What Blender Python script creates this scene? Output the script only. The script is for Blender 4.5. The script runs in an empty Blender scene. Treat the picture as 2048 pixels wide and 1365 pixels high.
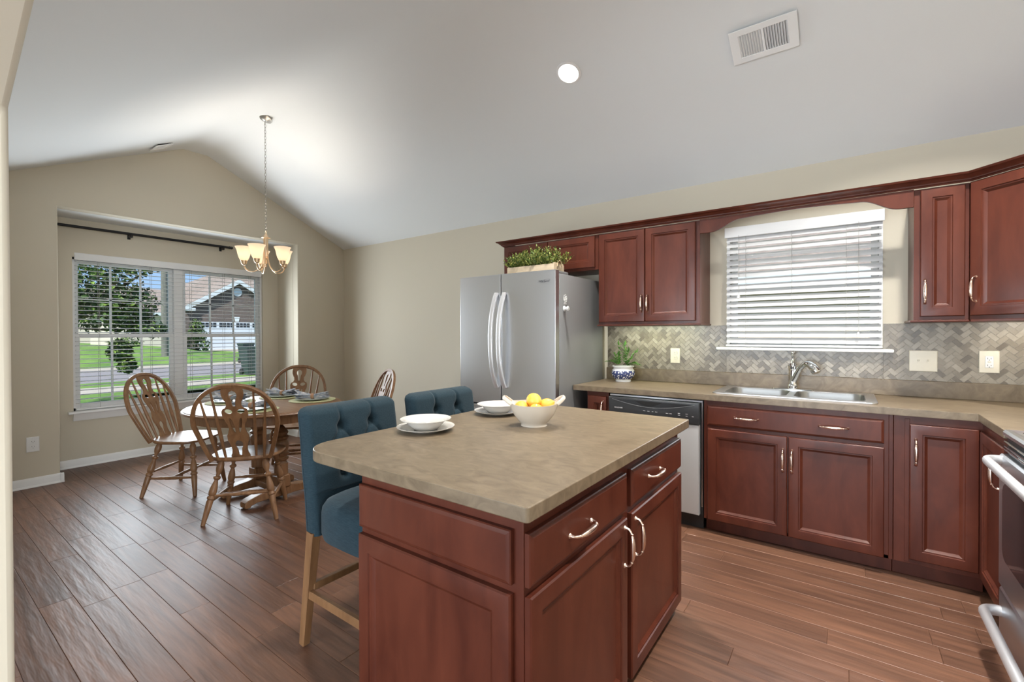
import bpy, bmesh, math, random
from mathutils import Matrix, Vector
from math import sin, cos, pi, radians as R
random.seed(7)
SC = bpy.context.scene
COL = SC.collection

# ------------------------------------------------------------------ camera
CAM = (5.6723, -3.8187, 1.3166)
YAW, PITCH, ROLL, FPX, PPY = 0.6282, -0.00868, -0.00253, 920.74, 675.33
f_ = Vector((-sin(YAW)*cos(PITCH), cos(YAW)*cos(PITCH), sin(PITCH)))
r_ = Vector((cos(YAW), sin(YAW), 0)); u_ = r_.cross(f_)
rr = r_*cos(ROLL)+u_*sin(ROLL); uu = u_*cos(ROLL)-r_*sin(ROLL)
cd = bpy.data.cameras.new('camera'); cam = bpy.data.objects.new('camera', cd); COL.objects.link(cam)
cam.matrix_world = Matrix(((rr.x, uu.x, -f_.x, CAM[0]), (rr.y, uu.y, -f_.y, CAM[1]), (rr.z, uu.z, -f_.z, CAM[2]), (0, 0, 0, 1)))
cd.sensor_width = 36; cd.lens = FPX*36/2048; cd.shift_y = -(682.5-PPY)/2048; cd.clip_start = .02; cd.clip_end = 500
SC.camera = cam

# ------------------------------------------------------------------ world, sun, large lights, exposure
SC.view_settings.view_transform = 'Standard'; SC.view_settings.look = 'None'
SC.view_settings.gamma = 1; SC.view_settings.exposure = 0.28; SC.view_settings.use_curve_mapping = False
SC.cycles.use_denoising = True
SC.cycles.max_bounces = 10; SC.cycles.diffuse_bounces = 5; SC.cycles.transparent_max_bounces = 16
SC.cycles.sample_clamp_indirect = 6
W = bpy.data.worlds.new('World'); SC.world = W; W.use_nodes = True
nt = W.node_tree; nt.nodes.clear()
wo = nt.nodes.new('ShaderNodeOutputWorld'); wb = nt.nodes.new('ShaderNodeBackground')
tcw = nt.nodes.new('ShaderNodeTexCoord'); sep = nt.nodes.new('ShaderNodeSeparateXYZ'); srp = nt.nodes.new('ShaderNodeValToRGB')
nt.links.new(tcw.outputs['Generated'], sep.inputs[0]); nt.links.new(sep.outputs[2], srp.inputs[0])
for p_, c_ in ((0.0, (.42, .62, .92, 1)), (.12, (.17, .42, .86, 1)), (.6, (.07, .22, .62, 1))):
    e_ = srp.color_ramp.elements[0] if p_ == 0 else (srp.color_ramp.elements[1] if p_ == .6 else srp.color_ramp.elements.new(p_))
    e_.position = p_; e_.color = c_
wb.inputs['Strength'].default_value = 1.0
nt.links.new(srp.outputs[0], wb.inputs[0]); nt.links.new(wb.outputs[0], wo.inputs[0])

def lamp(name, kind, loc, power, color=(1, 1, 1), aim=None, **kw):
    d = bpy.data.lights.new(name, kind); d.energy = power; d.color = color
    for k, v in kw.items(): setattr(d, k, v)
    o = bpy.data.objects.new(name, d); COL.objects.link(o); o.location = loc
    if aim: o.rotation_euler = (Vector(aim)-Vector(loc)).to_track_quat('-Z', 'Y').to_euler()
    return o
lamp('sun_light', 'SUN', (0, 0, 20), 6.0, (1, .95, .86), aim=(-9, 14, 2), angle=R(.6))
# two added fill lamps in invented openings of the unseen living room
lamp('living_fill_light', 'AREA', (4.2, -8.3, 1.15), 285, (.86, .94, 1.0), aim=(4.0, 0, 1.15), shape='RECTANGLE', size=4.6, size_y=2.1)
lamp('living_side_fill_light', 'AREA', (13.9, -5.6, 1.25), 640, (.88, .95, 1.0), aim=(0, -3.0, 1.5), shape='RECTANGLE', size=3.0, size_y=2.2)
# daylight of the kitchen's own two windows
lamp('dining_window_light', 'AREA', (-.44, -1.775, 1.36), 52, (.86, .94, 1.0), aim=(5, -1.775, 1.36), shape='RECTANGLE', size=1.6, size_y=1.4, spread=R(152))
lamp('kitchen_window_light', 'AREA', (5.4, -.10, 1.55), 5.5, (.88, .95, 1.0), aim=(5.4, -5, 1.45), shape='RECTANGLE', size=.9, size_y=.6, spread=R(140))

# ------------------------------------------------------------------ materials
MATS = {}
def mat(name, col, rough=.5, metal=0., spec=.5, bump=None, mottle=None, coat=0., trans=0., emit=None, estr=0., sheen=0.):
    """mottle=(col2, scale xyz, detail) mixes a second colour by noise; bump=(scale xyz, strength, distance)"""
    m = bpy.data.materials.new(name); m.use_nodes = True; n = m.node_tree.nodes; l = m.node_tree.links
    p = n['Principled BSDF']
    p.inputs['Base Color'].default_value = (*col, 1); p.inputs['Roughness'].default_value = rough
    p.inputs['Metallic'].default_value = metal; p.inputs['Specular IOR Level'].default_value = spec
    p.inputs['Coat Weight'].default_value = coat; p.inputs['Coat Roughness'].default_value = .12
    p.inputs['Transmission Weight'].default_value = trans
    if sheen: p.inputs['Sheen Weight'].default_value = sheen
    if emit: p.inputs['Emission Color'].default_value = (*emit, 1); p.inputs['Emission Strength'].default_value = estr
    tc = None
    def coords(sc):
        nonlocal tc
        if tc is None: tc = n.new('ShaderNodeTexCoord')
        mp = n.new('ShaderNodeMapping'); mp.inputs['Scale'].default_value = sc if not isinstance(sc, (int, float)) else (sc,)*3
        l.new(tc.outputs['Object'], mp.inputs[0]); return mp.outputs[0]
    if mottle:
        c2, sc, det = mottle[:3]
        t = n.new('ShaderNodeTexNoise'); t.inputs['Scale'].default_value = 1; t.inputs['Detail'].default_value = det
        t.inputs['Roughness'].default_value = .6
        if len(mottle) > 3: t.inputs['Distortion'].default_value = mottle[3]
        l.new(coords(sc), t.inputs['Vector'])
        rp = n.new('ShaderNodeValToRGB'); rp.color_ramp.elements[0].position = .32; rp.color_ramp.elements[1].position = .68
        rp.color_ramp.elements[0].color = (*col, 1); rp.color_ramp.elements[1].color = (*c2, 1)
        l.new(t.outputs[0], rp.inputs[0]); l.new(rp.outputs[0], p.inputs['Base Color'])
    if bump:
        sc, st, ds = bump
        t = n.new('ShaderNodeTexNoise'); t.inputs['Scale'].default_value = 1; t.inputs['Detail'].default_value = 3
        l.new(coords(sc), t.inputs['Vector'])
        b = n.new('ShaderNodeBump'); b.inputs['Strength'].default_value = st; b.inputs['Distance'].default_value = ds
        l.new(t.outputs[0], b.inputs['Height']); l.new(b.outputs[0], p.inputs['Normal'])
    MATS[name] = m
    return m

def island_mat(name, cols, rough, grain=None, bump=None, spec=.5, grain_amt=.5):
    """colour picked per loose island (plank, tile, leaf) through a ramp, plus a stretched grain noise"""
    m = mat(name, cols[0], rough, spec=spec, bump=bump); n = m.node_tree.nodes; l = m.node_tree.links; p = n['Principled BSDF']
    g = n.new('ShaderNodeNewGeometry'); rp = n.new('ShaderNodeValToRGB')
    el = rp.color_ramp.elements
    while len(el) < len(cols): el.new(.5)
    for i, c in enumerate(cols): el[i].position = i/(len(cols)-1); el[i].color = (*c, 1)
    l.new(g.outputs['Random Per Island'], rp.inputs[0])
    out = rp.outputs[0]
    if grain:
        tc = n.new('ShaderNodeTexCoord'); mp = n.new('ShaderNodeMapping'); mp.inputs['Scale'].default_value = grain
        l.new(tc.outputs['Object'], mp.inputs[0])
        ad = n.new('ShaderNodeVectorMath'); ad.operation = 'ADD'; ml = n.new('ShaderNodeVectorMath'); ml.operation = 'SCALE'
        cx = n.new('ShaderNodeCombineXYZ'); l.new(g.outputs['Random Per Island'], cx.inputs[0]); l.new(g.outputs['Random Per Island'], cx.inputs[2])
        l.new(cx.outputs[0], ml.inputs[0]); ml.inputs['Scale'].default_value = 37
        l.new(mp.outputs[0], ad.inputs[0]); l.new(ml.outputs[0], ad.inputs[1])
        t = n.new('ShaderNodeTexNoise'); t.inputs['Scale'].default_value = 1; t.inputs['Detail'].default_value = 5; t.inputs['Distortion'].default_value = .6
        l.new(ad.outputs[0], t.inputs['Vector'])
        r2 = n.new('ShaderNodeValToRGB'); r2.color_ramp.elements[0].position = .3; r2.color_ramp.elements[1].position = .72
        r2.color_ramp.elements[0].color = (1-grain_amt,)*3+(1,); r2.color_ramp.elements[1].color = (1.0+grain_amt*.35,)*3+(1,)
        l.new(t.outputs[0], r2.inputs[0])
        mx = n.new('ShaderNodeMix'); mx.data_type = 'RGBA'; mx.blend_type = 'MULTIPLY'; mx.inputs[0].default_value = 1
        l.new(out, mx.inputs[6]); l.new(r2.outputs[0], mx.inputs[7]); out = mx.outputs[2]
    l.new(out, p.inputs['Base Color'])
    return m

wall_m = mat('wall_paint', (.575, .525, .425), .85, spec=.25, bump=(90, .06, .002))
ceil_m = mat('ceiling_paint', (.755, .775, .785), .9, spec=.2, bump=(70, .05, .002))
white_m = mat('white_trim', (.78, .78, .775), .4)
cherry = mat('cherry_wood', (.060, .0130, .0068), .36, spec=.3, mottle=((.104, .026, .0135), (7, 7, 2.2), 4, .5), bump=((60, 60, 6), .03, .002), coat=.08)
cherry_dark = mat('cherry_shadow', (.06, .018, .014), .5)
lam = mat('laminate', (.118, .086, .053), .34, spec=.45, mottle=((.205, .155, .10), (11, 20, 12), 9, 1.4))
steel = mat('stainless', (.60, .61, .635), .33, 1.0, bump=((4, 4, 260), .02, .001))
steel2 = mat('brushed_steel', (.66, .66, .67), .28, 1.0)
steel3 = mat('satin_steel', (.50, .50, .50), .42, .35)
basin_m = mat('basin_steel', (.36, .36, .355), .34, 1.0)
sidegrey = mat('grey_side', (.26, .265, .27), .35, .3)
satin = mat('satin_handle', (.72, .72, .73), .38, .65)
nickel = mat('rosy_nickel', (.80, .62, .52), .26, 1.0)
brass = mat('brushed_gold', (.80, .60, .40), .3, 1.0)
chain_m = mat('chain_nickel', (.34, .32, .29), .4, 1.0)
chrome = mat('chrome', (.80, .82, .82), .07, 1.0)
black_m = mat('black_plastic', (.018, .019, .021), .35)
dark_m = mat('dark_gap', (.01, .01, .01), .8)
panel_m = mat('control_panel', (.035, .037, .04), .3)
blackglass = mat('oven_glass', (.02, .02, .022), .08)
rod_m = mat('black_iron', (.012, .012, .014), .45, .2)
porcelain = mat('porcelain', (.60, .575, .535), .14, spec=.5)
cream = mat('cream_ceramic', (.60, .535, .45), .22, spec=.5)
lemon_m = mat('lemon_skin', (.84, .43, .045), .42, mottle=((.88, .50, .08), 30, 3), bump=(220, .25, .002))
teal = mat('teal_linen', (.011, .025, .035), .9, spec=.15, mottle=((.020, .040, .052), (30, 160, 420), 3), bump=((60, 300, 700), .35, .002), sheen=.1)
honey = mat('honey_oak', (.155, .074, .031), .42, mottle=((.22, .113, .050), (30, 30, 4), 4))
oak = mat('golden_oak', (.175, .084, .037), .40, mottle=((.29, .155, .076), (26, 26, 5), 5, .8), bump=((90, 90, 10), .06, .002))
oak_top = mat('oak_top', (.175, .084, .040), .34, mottle=((.26, .138, .066), (5, 46, 8), 5, .8), coat=.1)
almond = mat('almond_plate', (.66, .61, .50), .35)
plate_w = mat('white_plate', (.74, .74, .73), .35)
crate = mat('pale_crate', (.42, .33, .22), .7, mottle=((.52, .42, .30), (4, 40, 40), 4))
soil = mat('soil', (.03, .02, .012), .95)
rope_m = mat('jute', (.5, .38, .24), .9)
grout = mat('grout', (.36, .32, .26), .9)
blind_m = mat('blind_white', (.76, .76, .76), .5)
mat_green = mat('woven_mat', (.42, .43, .23), .85, mottle=((.54, .53, .31), (60, 60, 60), 3), bump=(180, .5, .004))
china = mat('pale_china', (.62, .68, .66), .2)
napkin_m = mat('blue_grey_napkin', (.20, .25, .36), .9, mottle=((.68, .68, .68), (34, 34, 34), 3))
woodring = mat('wood_ring', (.42, .24, .14), .5)
tile_m = island_mat('stone_tile', [(.115, .092, .066), (.165, .135, .10), (.235, .20, .152), (.265, .228, .178), (.33, .288, .23)], .3, grain=(40, 40, 40), grain_amt=.14, bump=(120, .05, .001))
floor_m = island_mat('floor_plank', [(.112, .052, .031), (.135, .063, .037), (.155, .073, .043), (.19, .091, .053)], .42, grain=(2.6, 34, 8), grain_amt=.42, bump=((3.0, 22, 4), .30, .012), spec=.45)
boxleaf = island_mat('boxwood_leaf', [(.035, .065, .010), (.08, .13, .018), (.20, .24, .04), (.34, .32, .09)], .5)
potleaf = island_mat('pot_leaf', [(.03, .12, .008), (.07, .21, .02), (.14, .30, .05)], .4)
treeleaf = island_mat('tree_leaf', [(.010, .026, .010), (.03, .075, .016), (.06, .13, .022), (.17, .27, .045), (.015, .04, .012)], .6)
bark = mat('bark', (.09, .065, .045), .9, bump=(30, .5, .02))
lawn_m = mat('lawn_grass', (.07, .16, .025), .95, mottle=((.17, .29, .06), (.8, .8, .8), 6), bump=(25, .6, .05))
asph = mat('asphalt', (.19, .18, .20), .9, mottle=((.24, .23, .245), 3, 5))
conc = mat('concrete', (.34, .31, .28), .9, mottle=((.40, .37, .33), 2, 4))
shingle = mat('roof_shingle', (.20, .165, .15), .95, mottle=((.30, .25, .23), (6, 6, 6), 5))
siding = mat('pale_siding', (.66, .60, .54), .8)
sidetrim = mat('shade_tinted_trim', (.62, .68, .74), .6)  # blue of the shaded gable is put into the trim colour
gdoor = mat('shaded_garage_door', (.60, .66, .76), .6)  # white door, the blue of its shade mixed into the base colour
binm = mat('bin_green', (.035, .06, .055), .55)
polem = mat('weathered_pole', (.10, .11, .10), .9, mottle=((.18, .18, .16), (8, 8, 1), 4))
tanstone = mat('tan_stone', (.50, .38, .28), .9, mottle=((.62, .50, .40), (4, 4, 9), 4))

def brick_mat(name, c1, c2, mc, sx):
    m = mat(name, c1, .9); n = m.node_tree.nodes; l = m.node_tree.links
    tc = n.new('ShaderNodeTexCoord'); sp = n.new('ShaderNodeSeparateXYZ'); cb = n.new('ShaderNodeCombineXYZ')
    l.new(tc.outputs['Object'], sp.inputs[0]); l.new(sp.outputs[1], cb.inputs[0]); l.new(sp.outputs[2], cb.inputs[1])
    b = n.new('ShaderNodeTexBrick'); b.inputs['Scale'].default_value = sx
    b.inputs['Color1'].default_value = (*c1, 1); b.inputs['Color2'].default_value = (*c2, 1); b.inputs['Mortar'].default_value = (*mc, 1)
    b.inputs['Mortar Size'].default_value = .03; b.inputs['Brick Width'].default_value = .5; b.inputs['Row Height'].default_value = .17
    l.new(cb.outputs[0], b.inputs['Vector']); l.new(b.outputs[0], n['Principled BSDF'].inputs['Base Color'])
    return m
brick = brick_mat('dark_brick', (.045, .035, .035), (.12, .085, .075), (.20, .17, .16), 2.2)

def glass_mat(name):
    m = bpy.data.materials.new(name); m.use_nodes = True; n = m.node_tree.nodes; l = m.node_tree.links; n.clear()
    o = n.new('ShaderNodeOutputMaterial'); t = n.new('ShaderNodeBsdfTransparent'); g = n.new('ShaderNodeBsdfGlossy'); g.inputs['Roughness'].default_value = .02
    t.inputs[0].default_value = (.96, .98, .97, 1)
    fr = n.new('ShaderNodeFresnel'); fr.inputs[0].default_value = 1.25; mx = n.new('ShaderNodeMixShader')
    l.new(fr.outputs[0], mx.inputs[0]); l.new(t.outputs[0], mx.inputs[1]); l.new(g.outputs[0], mx.inputs[2]); l.new(mx.outputs[0], o.inputs[0])
    return m
glass = glass_mat('window_glass')
def shade_mat():
    m = bpy.data.materials.new('alabaster_shade'); m.use_nodes = True; n = m.node_tree.nodes; l = m.node_tree.links; n.clear()
    o = n.new('ShaderNodeOutputMaterial'); t = n.new('ShaderNodeBsdfTranslucent'); d = n.new('ShaderNodeBsdfDiffuse'); e = n.new('ShaderNodeEmission')
    t.inputs[0].default_value = (.80, .68, .54, 1); d.inputs[0].default_value = (.76, .68, .56, 1)
    e.inputs[0].default_value = (1, .86, .68, 1); e.inputs[1].default_value = .26
    mx = n.new('ShaderNodeMixShader'); ad = n.new('ShaderNodeAddShader'); mx.inputs[0].default_value = .45
    l.new(t.outputs[0], mx.inputs[1]); l.new(d.outputs[0], mx.inputs[2]); l.new(mx.outputs[0], ad.inputs[0]); l.new(e.outputs[0], ad.inputs[1]); l.new(ad.outputs[0], o.inputs[0])
    return m
shade_m = shade_mat()
def emit_mat(name, col, s):
    m = bpy.data.materials.new(name); m.use_nodes = True; n = m.node_tree.nodes; l = m.node_tree.links; n.clear()
    o = n.new('ShaderNodeOutputMaterial'); e = n.new('ShaderNodeEmission'); e.inputs[0].default_value = (*col, 1); e.inputs[1].default_value = s
    l.new(e.outputs[0], o.inputs[0]); return m
bulb_m = emit_mat('lit_bulb', (1, .86, .66), 3.0)
can_m = emit_mat('lit_lens', (1, .97, .9), 3.0)
def pot_mat():
    m = mat('blue_white_china', (.78, .78, .76), .15); n = m.node_tree.nodes; l = m.node_tree.links
    tc = n.new('ShaderNodeTexCoord'); v = n.new('ShaderNodeTexVoronoi'); v.inputs['Scale'].default_value = 62; v.feature = 'F1'
    no = n.new('ShaderNodeTexNoise'); no.inputs['Scale'].default_value = 52; no.inputs['Detail'].default_value = 3; no.inputs['Distortion'].default_value = 1.5
    l.new(tc.outputs['Object'], v.inputs['Vector']); l.new(tc.outputs['Object'], no.inputs['Vector'])
    sp = n.new('ShaderNodeSeparateXYZ'); l.new(tc.outputs['Object'], sp.inputs[0])
    a = n.new('ShaderNodeMath'); a.operation = 'GREATER_THAN'; a.inputs[1].default_value = .022; l.new(sp.outputs[2], a.inputs[0])
    b = n.new('ShaderNodeMath'); b.operation = 'LESS_THAN'; b.inputs[1].default_value = .092; l.new(sp.outputs[2], b.inputs[0])
    c = n.new('ShaderNodeMath'); c.operation = 'MULTIPLY'; l.new(a.outputs[0], c.inputs[0]); l.new(b.outputs[0], c.inputs[1])
    s = n.new('ShaderNodeMath'); s.operation = 'ADD'; l.new(no.outputs[0], s.inputs[0]); l.new(v.outputs['Distance'], s.inputs[1])
    g = n.new('ShaderNodeValToRGB'); g.color_ramp.elements[0].position = .86; g.color_ramp.elements[1].position = .92
    g.color_ramp.elements[0].color = (0, 0, 0, 1); g.color_ramp.elements[1].color = (1, 1, 1, 1); l.new(s.outputs[0], g.inputs[0])
    k = n.new('ShaderNodeMath'); k.operation = 'MULTIPLY'; l.new(g.outputs[0], k.inputs[0]); l.new(c.outputs[0], k.inputs[1])
    mx = n.new('ShaderNodeMix'); mx.data_type = 'RGBA'; mx.inputs[6].default_value = (.76, .76, .74, 1); mx.inputs[7].default_value = (.045, .06, .16, 1)
    l.new(k.outputs[0], mx.inputs[0]); l.new(mx.outputs[2], n['Principled BSDF'].inputs['Base Color']); return m
pot_m = pot_mat()

# ------------------------------------------------------------------ mesh builder
Z3 = Vector((0, 0, 1))
def fr(o, u, v=(0, 0, 1)):
    u = Vector(u).normalized(); v = Vector(v).normalized(); n = u.cross(v)
    return Matrix(((u.x, v.x, n.x, o[0]), (u.y, v.y, n.y, o[1]), (u.z, v.z, n.z, o[2]), (0, 0, 0, 1)))
I4 = Matrix.Identity(4)
class MB:
    def __init__(s): s.bm = bmesh.new()
    def add(s, b, M=None):
        if M is not None: b.transform(M)
        me = bpy.data.meshes.new('t'); b.to_mesh(me); b.free(); s.bm.from_mesh(me); bpy.data.meshes.remove(me); return s
    def box(s, a, c, bev=0, seg=2, M=None):
        b = bmesh.new(); bmesh.ops.create_cube(b, size=1)
        for v in b.verts:
            v.co = Vector([(a[i]+c[i])/2 + v.co[i]*abs(c[i]-a[i]) for i in range(3)])
        if bev: bmesh.ops.bevel(b, geom=b.edges[:], offset=bev, segments=seg, affect='EDGES', profile=.5)
        return s.add(b, M)
    def lathe(s, prof, seg=32, M=None, sx=1, sy=1):
        b = bmesh.new(); rings = []
        for r, z in prof:
            if r < 1e-6: rings.append([b.verts.new((0, 0, z))])
            else: rings.append([b.verts.new((r*cos(2*pi*i/seg)*sx, r*sin(2*pi*i/seg)*sy, z)) for i in range(seg)])
        for p, q in zip(rings, rings[1:]):
            if len(p) == 1 and len(q) == 1: continue
            for i in range(seg):
                j = (i+1) % seg
                if len(p) == 1: b.faces.new((p[0], q[j], q[i]))
                elif len(q) == 1: b.faces.new((p[i], p[j], q[0]))
                else: b.faces.new((p[i], p[j], q[j], q[i]))
        for e in (rings[0], rings[-1]):
            if len(e) > 2: b.faces.new(e)
        bmesh.ops.recalc_face_normals(b, faces=b.faces[:])
        return s.add(b, M)
    def turned(s, p0, p1, prof, seg=14):
        p0, p1 = Vector(p0), Vector(p1); d = p1-p0; L = d.length
        q = Z3.rotation_difference(d.normalized()).to_matrix().to_4x4()
        return s.lathe([(0, 0)]+[(r, t*L) for t, r in prof]+[(0, L)], seg, Matrix.Translation(p0) @ q)
    def tube(s, pts, rad, seg=10, closed=False, M=None, flat=None, up=None):
        pts = [Vector(p) for p in pts]; n = len(pts)
        if not hasattr(rad, '__len__'): rad = [rad]*n
        b = bmesh.new(); rings = []; nv = None
        for i, p in enumerate(pts):
            if closed: t = pts[(i+1) % n]-pts[i-1]
            else: t = pts[min(i+1, n-1)]-pts[max(i-1, 0)]
            t.normalize()
            if nv is None: nv = Vector(up) if up else (Z3 if abs(t.z) < .9 else Vector((1, 0, 0)))
            nv = nv-t*nv.dot(t); nv.normalize(); bv = t.cross(nv)
            fa, fb = flat or (1, 1)
            if fa < 0: # rectangular section
                rings.append([b.verts.new(p+nv*(a*-fa*rad[i])+bv*(c*fb*rad[i])) for a, c in ((-1, -.8), (-1, .8), (-.8, 1), (.8, 1), (1, .8), (1, -.8), (.8, -1), (-.8, -1))])
            else: rings.append([b.verts.new(p+nv*(fa*rad[i]*cos(2*pi*k/seg))+bv*(fb*rad[i]*sin(2*pi*k/seg))) for k in range(seg)])
        m = len(rings[0])
        for i in range(n if closed else n-1):
            p, q = rings[i], rings[(i+1) % n]
            for k in range(m): b.faces.new((p[k], p[(k+1) % m], q[(k+1) % m], q[k]))
        if not closed: b.faces.new(rings[0][::-1]); b.faces.new(rings[-1])
        bmesh.ops.recalc_face_normals(b, faces=b.faces[:])
        return s.add(b, M)
    def prism(s, out, d, holes=(), M=None):
        b = bmesh.new(); es = []
        for lp in [out]+list(holes):
            vs = [b.verts.new((x, y, 0)) for x, y in lp]
            es += [b.edges.new((vs[i], vs[(i+1) % len(vs)])) for i in range(len(vs))]
        if holes: bmesh.ops.triangle_fill(b, edges=es, use_beauty=True)
        else: b.faces.new(b.verts[:])
        r = bmesh.ops.extrude_face_region(b, geom=b.faces[:])
        for v in r['geom']:
            if isinstance(v, bmesh.types.BMVert): v.co.z += d
        bmesh.ops.recalc_face_normals(b, faces=b.faces[:])
        return s.add(b, M)
    def rloft(s, w, h, loops, M):
        """nested rectangles (inset, height) in the frame's u-v plane, closed by a face on top: doors, drawer fronts, plates"""
        b = bmesh.new(); rs = []
        for i, z in loops: rs.append([b.verts.new(c) for c in ((i, i, z), (w-i, i, z), (w-i, h-i, z), (i, h-i, z))])
        b.faces.new(rs[0][::-1])
        for p, q in zip(rs, rs[1:]):
            for k in range(4): b.faces.new((p[k], p[(k+1) % 4], q[(k+1) % 4], q[k]))
        b.faces.new(rs[-1]); return s.add(b, M)
    def grid(s, fn, nu, nv, M=None, closeu=False):
        b = bmesh.new(); g = [[b.verts.new(fn(i/nu, j/nv)) for j in range(nv+1)] for i in range(nu if closeu else nu+1)]
        for i in range(nu):
            for j in range(nv):
                i2 = (i+1) % len(g) if closeu else i+1
                b.faces.new((g[i][j], g[i2][j], g[i2][j+1], g[i][j+1]))
        return s.add(b, M)
    def ball(s, c, r, sc=(1, 1, 1), M=None, seg=16):
        b = bmesh.new(); bmesh.ops.create_uvsphere(b, u_segments=seg, v_segments=seg//2+2, radius=r)
        b.transform(Matrix.Translation(c) @ Matrix.Diagonal((*sc, 1))); return s.add(b, M)
    def leaf(s, p, d, n, L, w, fold=.25):
        b = s.bm; d = d.normalized(); sd = d.cross(n)
        if sd.length < 1e-4: sd = d.cross(Vector((.3, .7, .2)))
        sd.normalize(); n = sd.cross(d)
        v = [b.verts.new(p), b.verts.new(p+d*L*.45+sd*w/2+n*w*fold), b.verts.new(p+d*L-n*L*.12), b.verts.new(p+d*L*.45-sd*w/2+n*w*fold), b.verts.new(p+d*L*.5)]
        b.faces.new((v[0], v[4], v[1])); b.faces.new((v[1], v[4], v[2])); b.faces.new((v[2], v[4], v[3])); b.faces.new((v[3], v[4], v[0]))
    def build(s, name, m, parent=None, smooth=35, bevel=None, origin=None):
        o0 = Vector((0, 0, 0))
        if parent is not None:
            q = parent
            while q is not None: o0 += q.location; q = q.parent
        elif origin is not None: o0 = Vector(origin)
        bmesh.ops.translate(s.bm, verts=s.bm.verts[:], vec=-o0)
        me = bpy.data.meshes.new(name); s.bm.to_mesh(me); s.bm.free(); me.materials.append(m)
        if smooth:
            me.polygons.foreach_set('use_smooth', [True]*len(me.polygons)); me.set_sharp_from_angle(angle=R(smooth))
        o = bpy.data.objects.new(name, me); COL.objects.link(o)
        if parent is not None: o.parent = parent
        elif origin is not None: o.location = origin
        if bevel:
            bv = o.modifiers.new('bevel', 'BEVEL'); bv.width = bevel; bv.segments = 3; bv.limit_method = 'ANGLE'; bv.angle_limit = R(50)
            bv.use_clamp_overlap = True
        return o
def tag(o, label, cat, group=None, kind=None):
    o['label'] = label; o['category'] = cat
    if group: o['group'] = group
    if kind: o['kind'] = kind
    return o
def thing(name, label, cat, loc=(0, 0, 0), group=None):
    o = bpy.data.objects.new(name, None); COL.objects.link(o); o.location = loc; o.empty_display_size = .05
    return tag(o, label, cat, group)
def struct(o): o['kind'] = 'structure'; return o
def dup(o, parent=None):
    c = o.copy(); COL.objects.link(c)
    if parent is not None: c.parent = parent
    for ch in list(o.children): dup(ch, c)
    return c
def plabel(o, t): o['label'] = t; return o

# ------------------------------------------------------------------ room shell
ZC, ZP, YP0, YP1, YF, XR = 2.487, 3.273, -1.68, -1.915, -3.57, 6.84
SL = (ZP-ZC)/-YP0
def zc(y): return ZC-SL*y if y > YP0 else (ZP if y > YP1 else ZP+SL*(y-YP1))
# floor planks: rows of random lengths, one loose island per plank
b = MB(); pw = .127; gap = .0005; rnd = random.Random(3); row = 0; y = .0
y = 0.05
while y > -5.4:
    x = -.6+rnd.uniform(-1.1, 0)
    while x < 7.0:
        L = rnd.choice((.55, .75, .95, 1.15, 1.3, 1.5)); 
        x0, x1 = max(x, -.62), min(x+L, 7.0)
        if x1-x0 > .03:
            b.rloft(x1-x0-2*gap, pw-2*gap, [(0, -.006), (0, -.0012), (.0014, 0)], fr((x0+gap, y-pw+gap, 0), (1, 0, 0), (0, 1, 0)))
        x += L
    y -= pw
b.box((-.62, -5.4, -.1), (7.0, .05, -.004)); b.box((-1.0, -8.6, -.1), (14.1, -5.4, -.001)); b.box((7.0, -5.4, -.1), (14.1, -3.6, -.001))
struct(b.build('floor', floor_m, smooth=0))
# ceiling: two slopes and a narrow flat ridge
def quad_slab(pts, d):
    bb = bmesh.new(); lo = [bb.verts.new(p) for p in pts]; hi = [bb.verts.new((p[0], p[1], p[2]+d)) for p in pts]
    n = len(pts); bb.faces.new(lo); bb.faces.new(hi[::-1])
    for i in range(n): bb.faces.new((lo[i], lo[(i+1) % n], hi[(i+1) % n], hi[i]))
    bmesh.ops.recalc_face_normals(bb, faces=bb.faces[:]); return bb
b = MB(); cs = [(.12, ZC-.12*SL), (YP0, ZP), (YP1, ZP), (YF-.13, zc(YF-.13))]
prof = cs+[(y, z+.12) for y, z in cs[::-1]]
b.prism(prof, XR+.24, M=Matrix(((0, 0, 1, -.12), (1, 0, 0, 0), (0, 1, 0, 0), (0, 0, 0, 1))))
struct(b.build('ceiling', ceil_m, smooth=30))
YZ = lambda x: Matrix(((0, 0, 1, x), (1, 0, 0, 0), (0, 1, 0, 0), (0, 0, 0, 1)))   # (a,b)->y,z extruded +x
XZ = lambda y: Matrix(((1, 0, 0, 0), (0, 0, -1, y), (0, 1, 0, 0), (0, 0, 0, 1)))  # (a,b)->x,z extruded -y
rect = lambda a, c, b0, d: [(a, c), (b0, c), (b0, d), (a, d)]
KW = (4.932, 5.862, 1.21, 2.085)      # kitchen window hole x0 x1 z0 z1
RC = (-2.874, -.664, 2.46)            # recess y0 y1 ztop
DW_ = (-2.69, -.86, .555, 2.085)      # dining window hole
XB = -.503
b = MB(); b.prism(rect(-.62, -.1, XR+.12, 2.62), .12, [rect(KW[0], KW[2], KW[1], KW[3])], XZ(.12)); struct(b.build('wall_back', wall_m, smooth=0))
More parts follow.
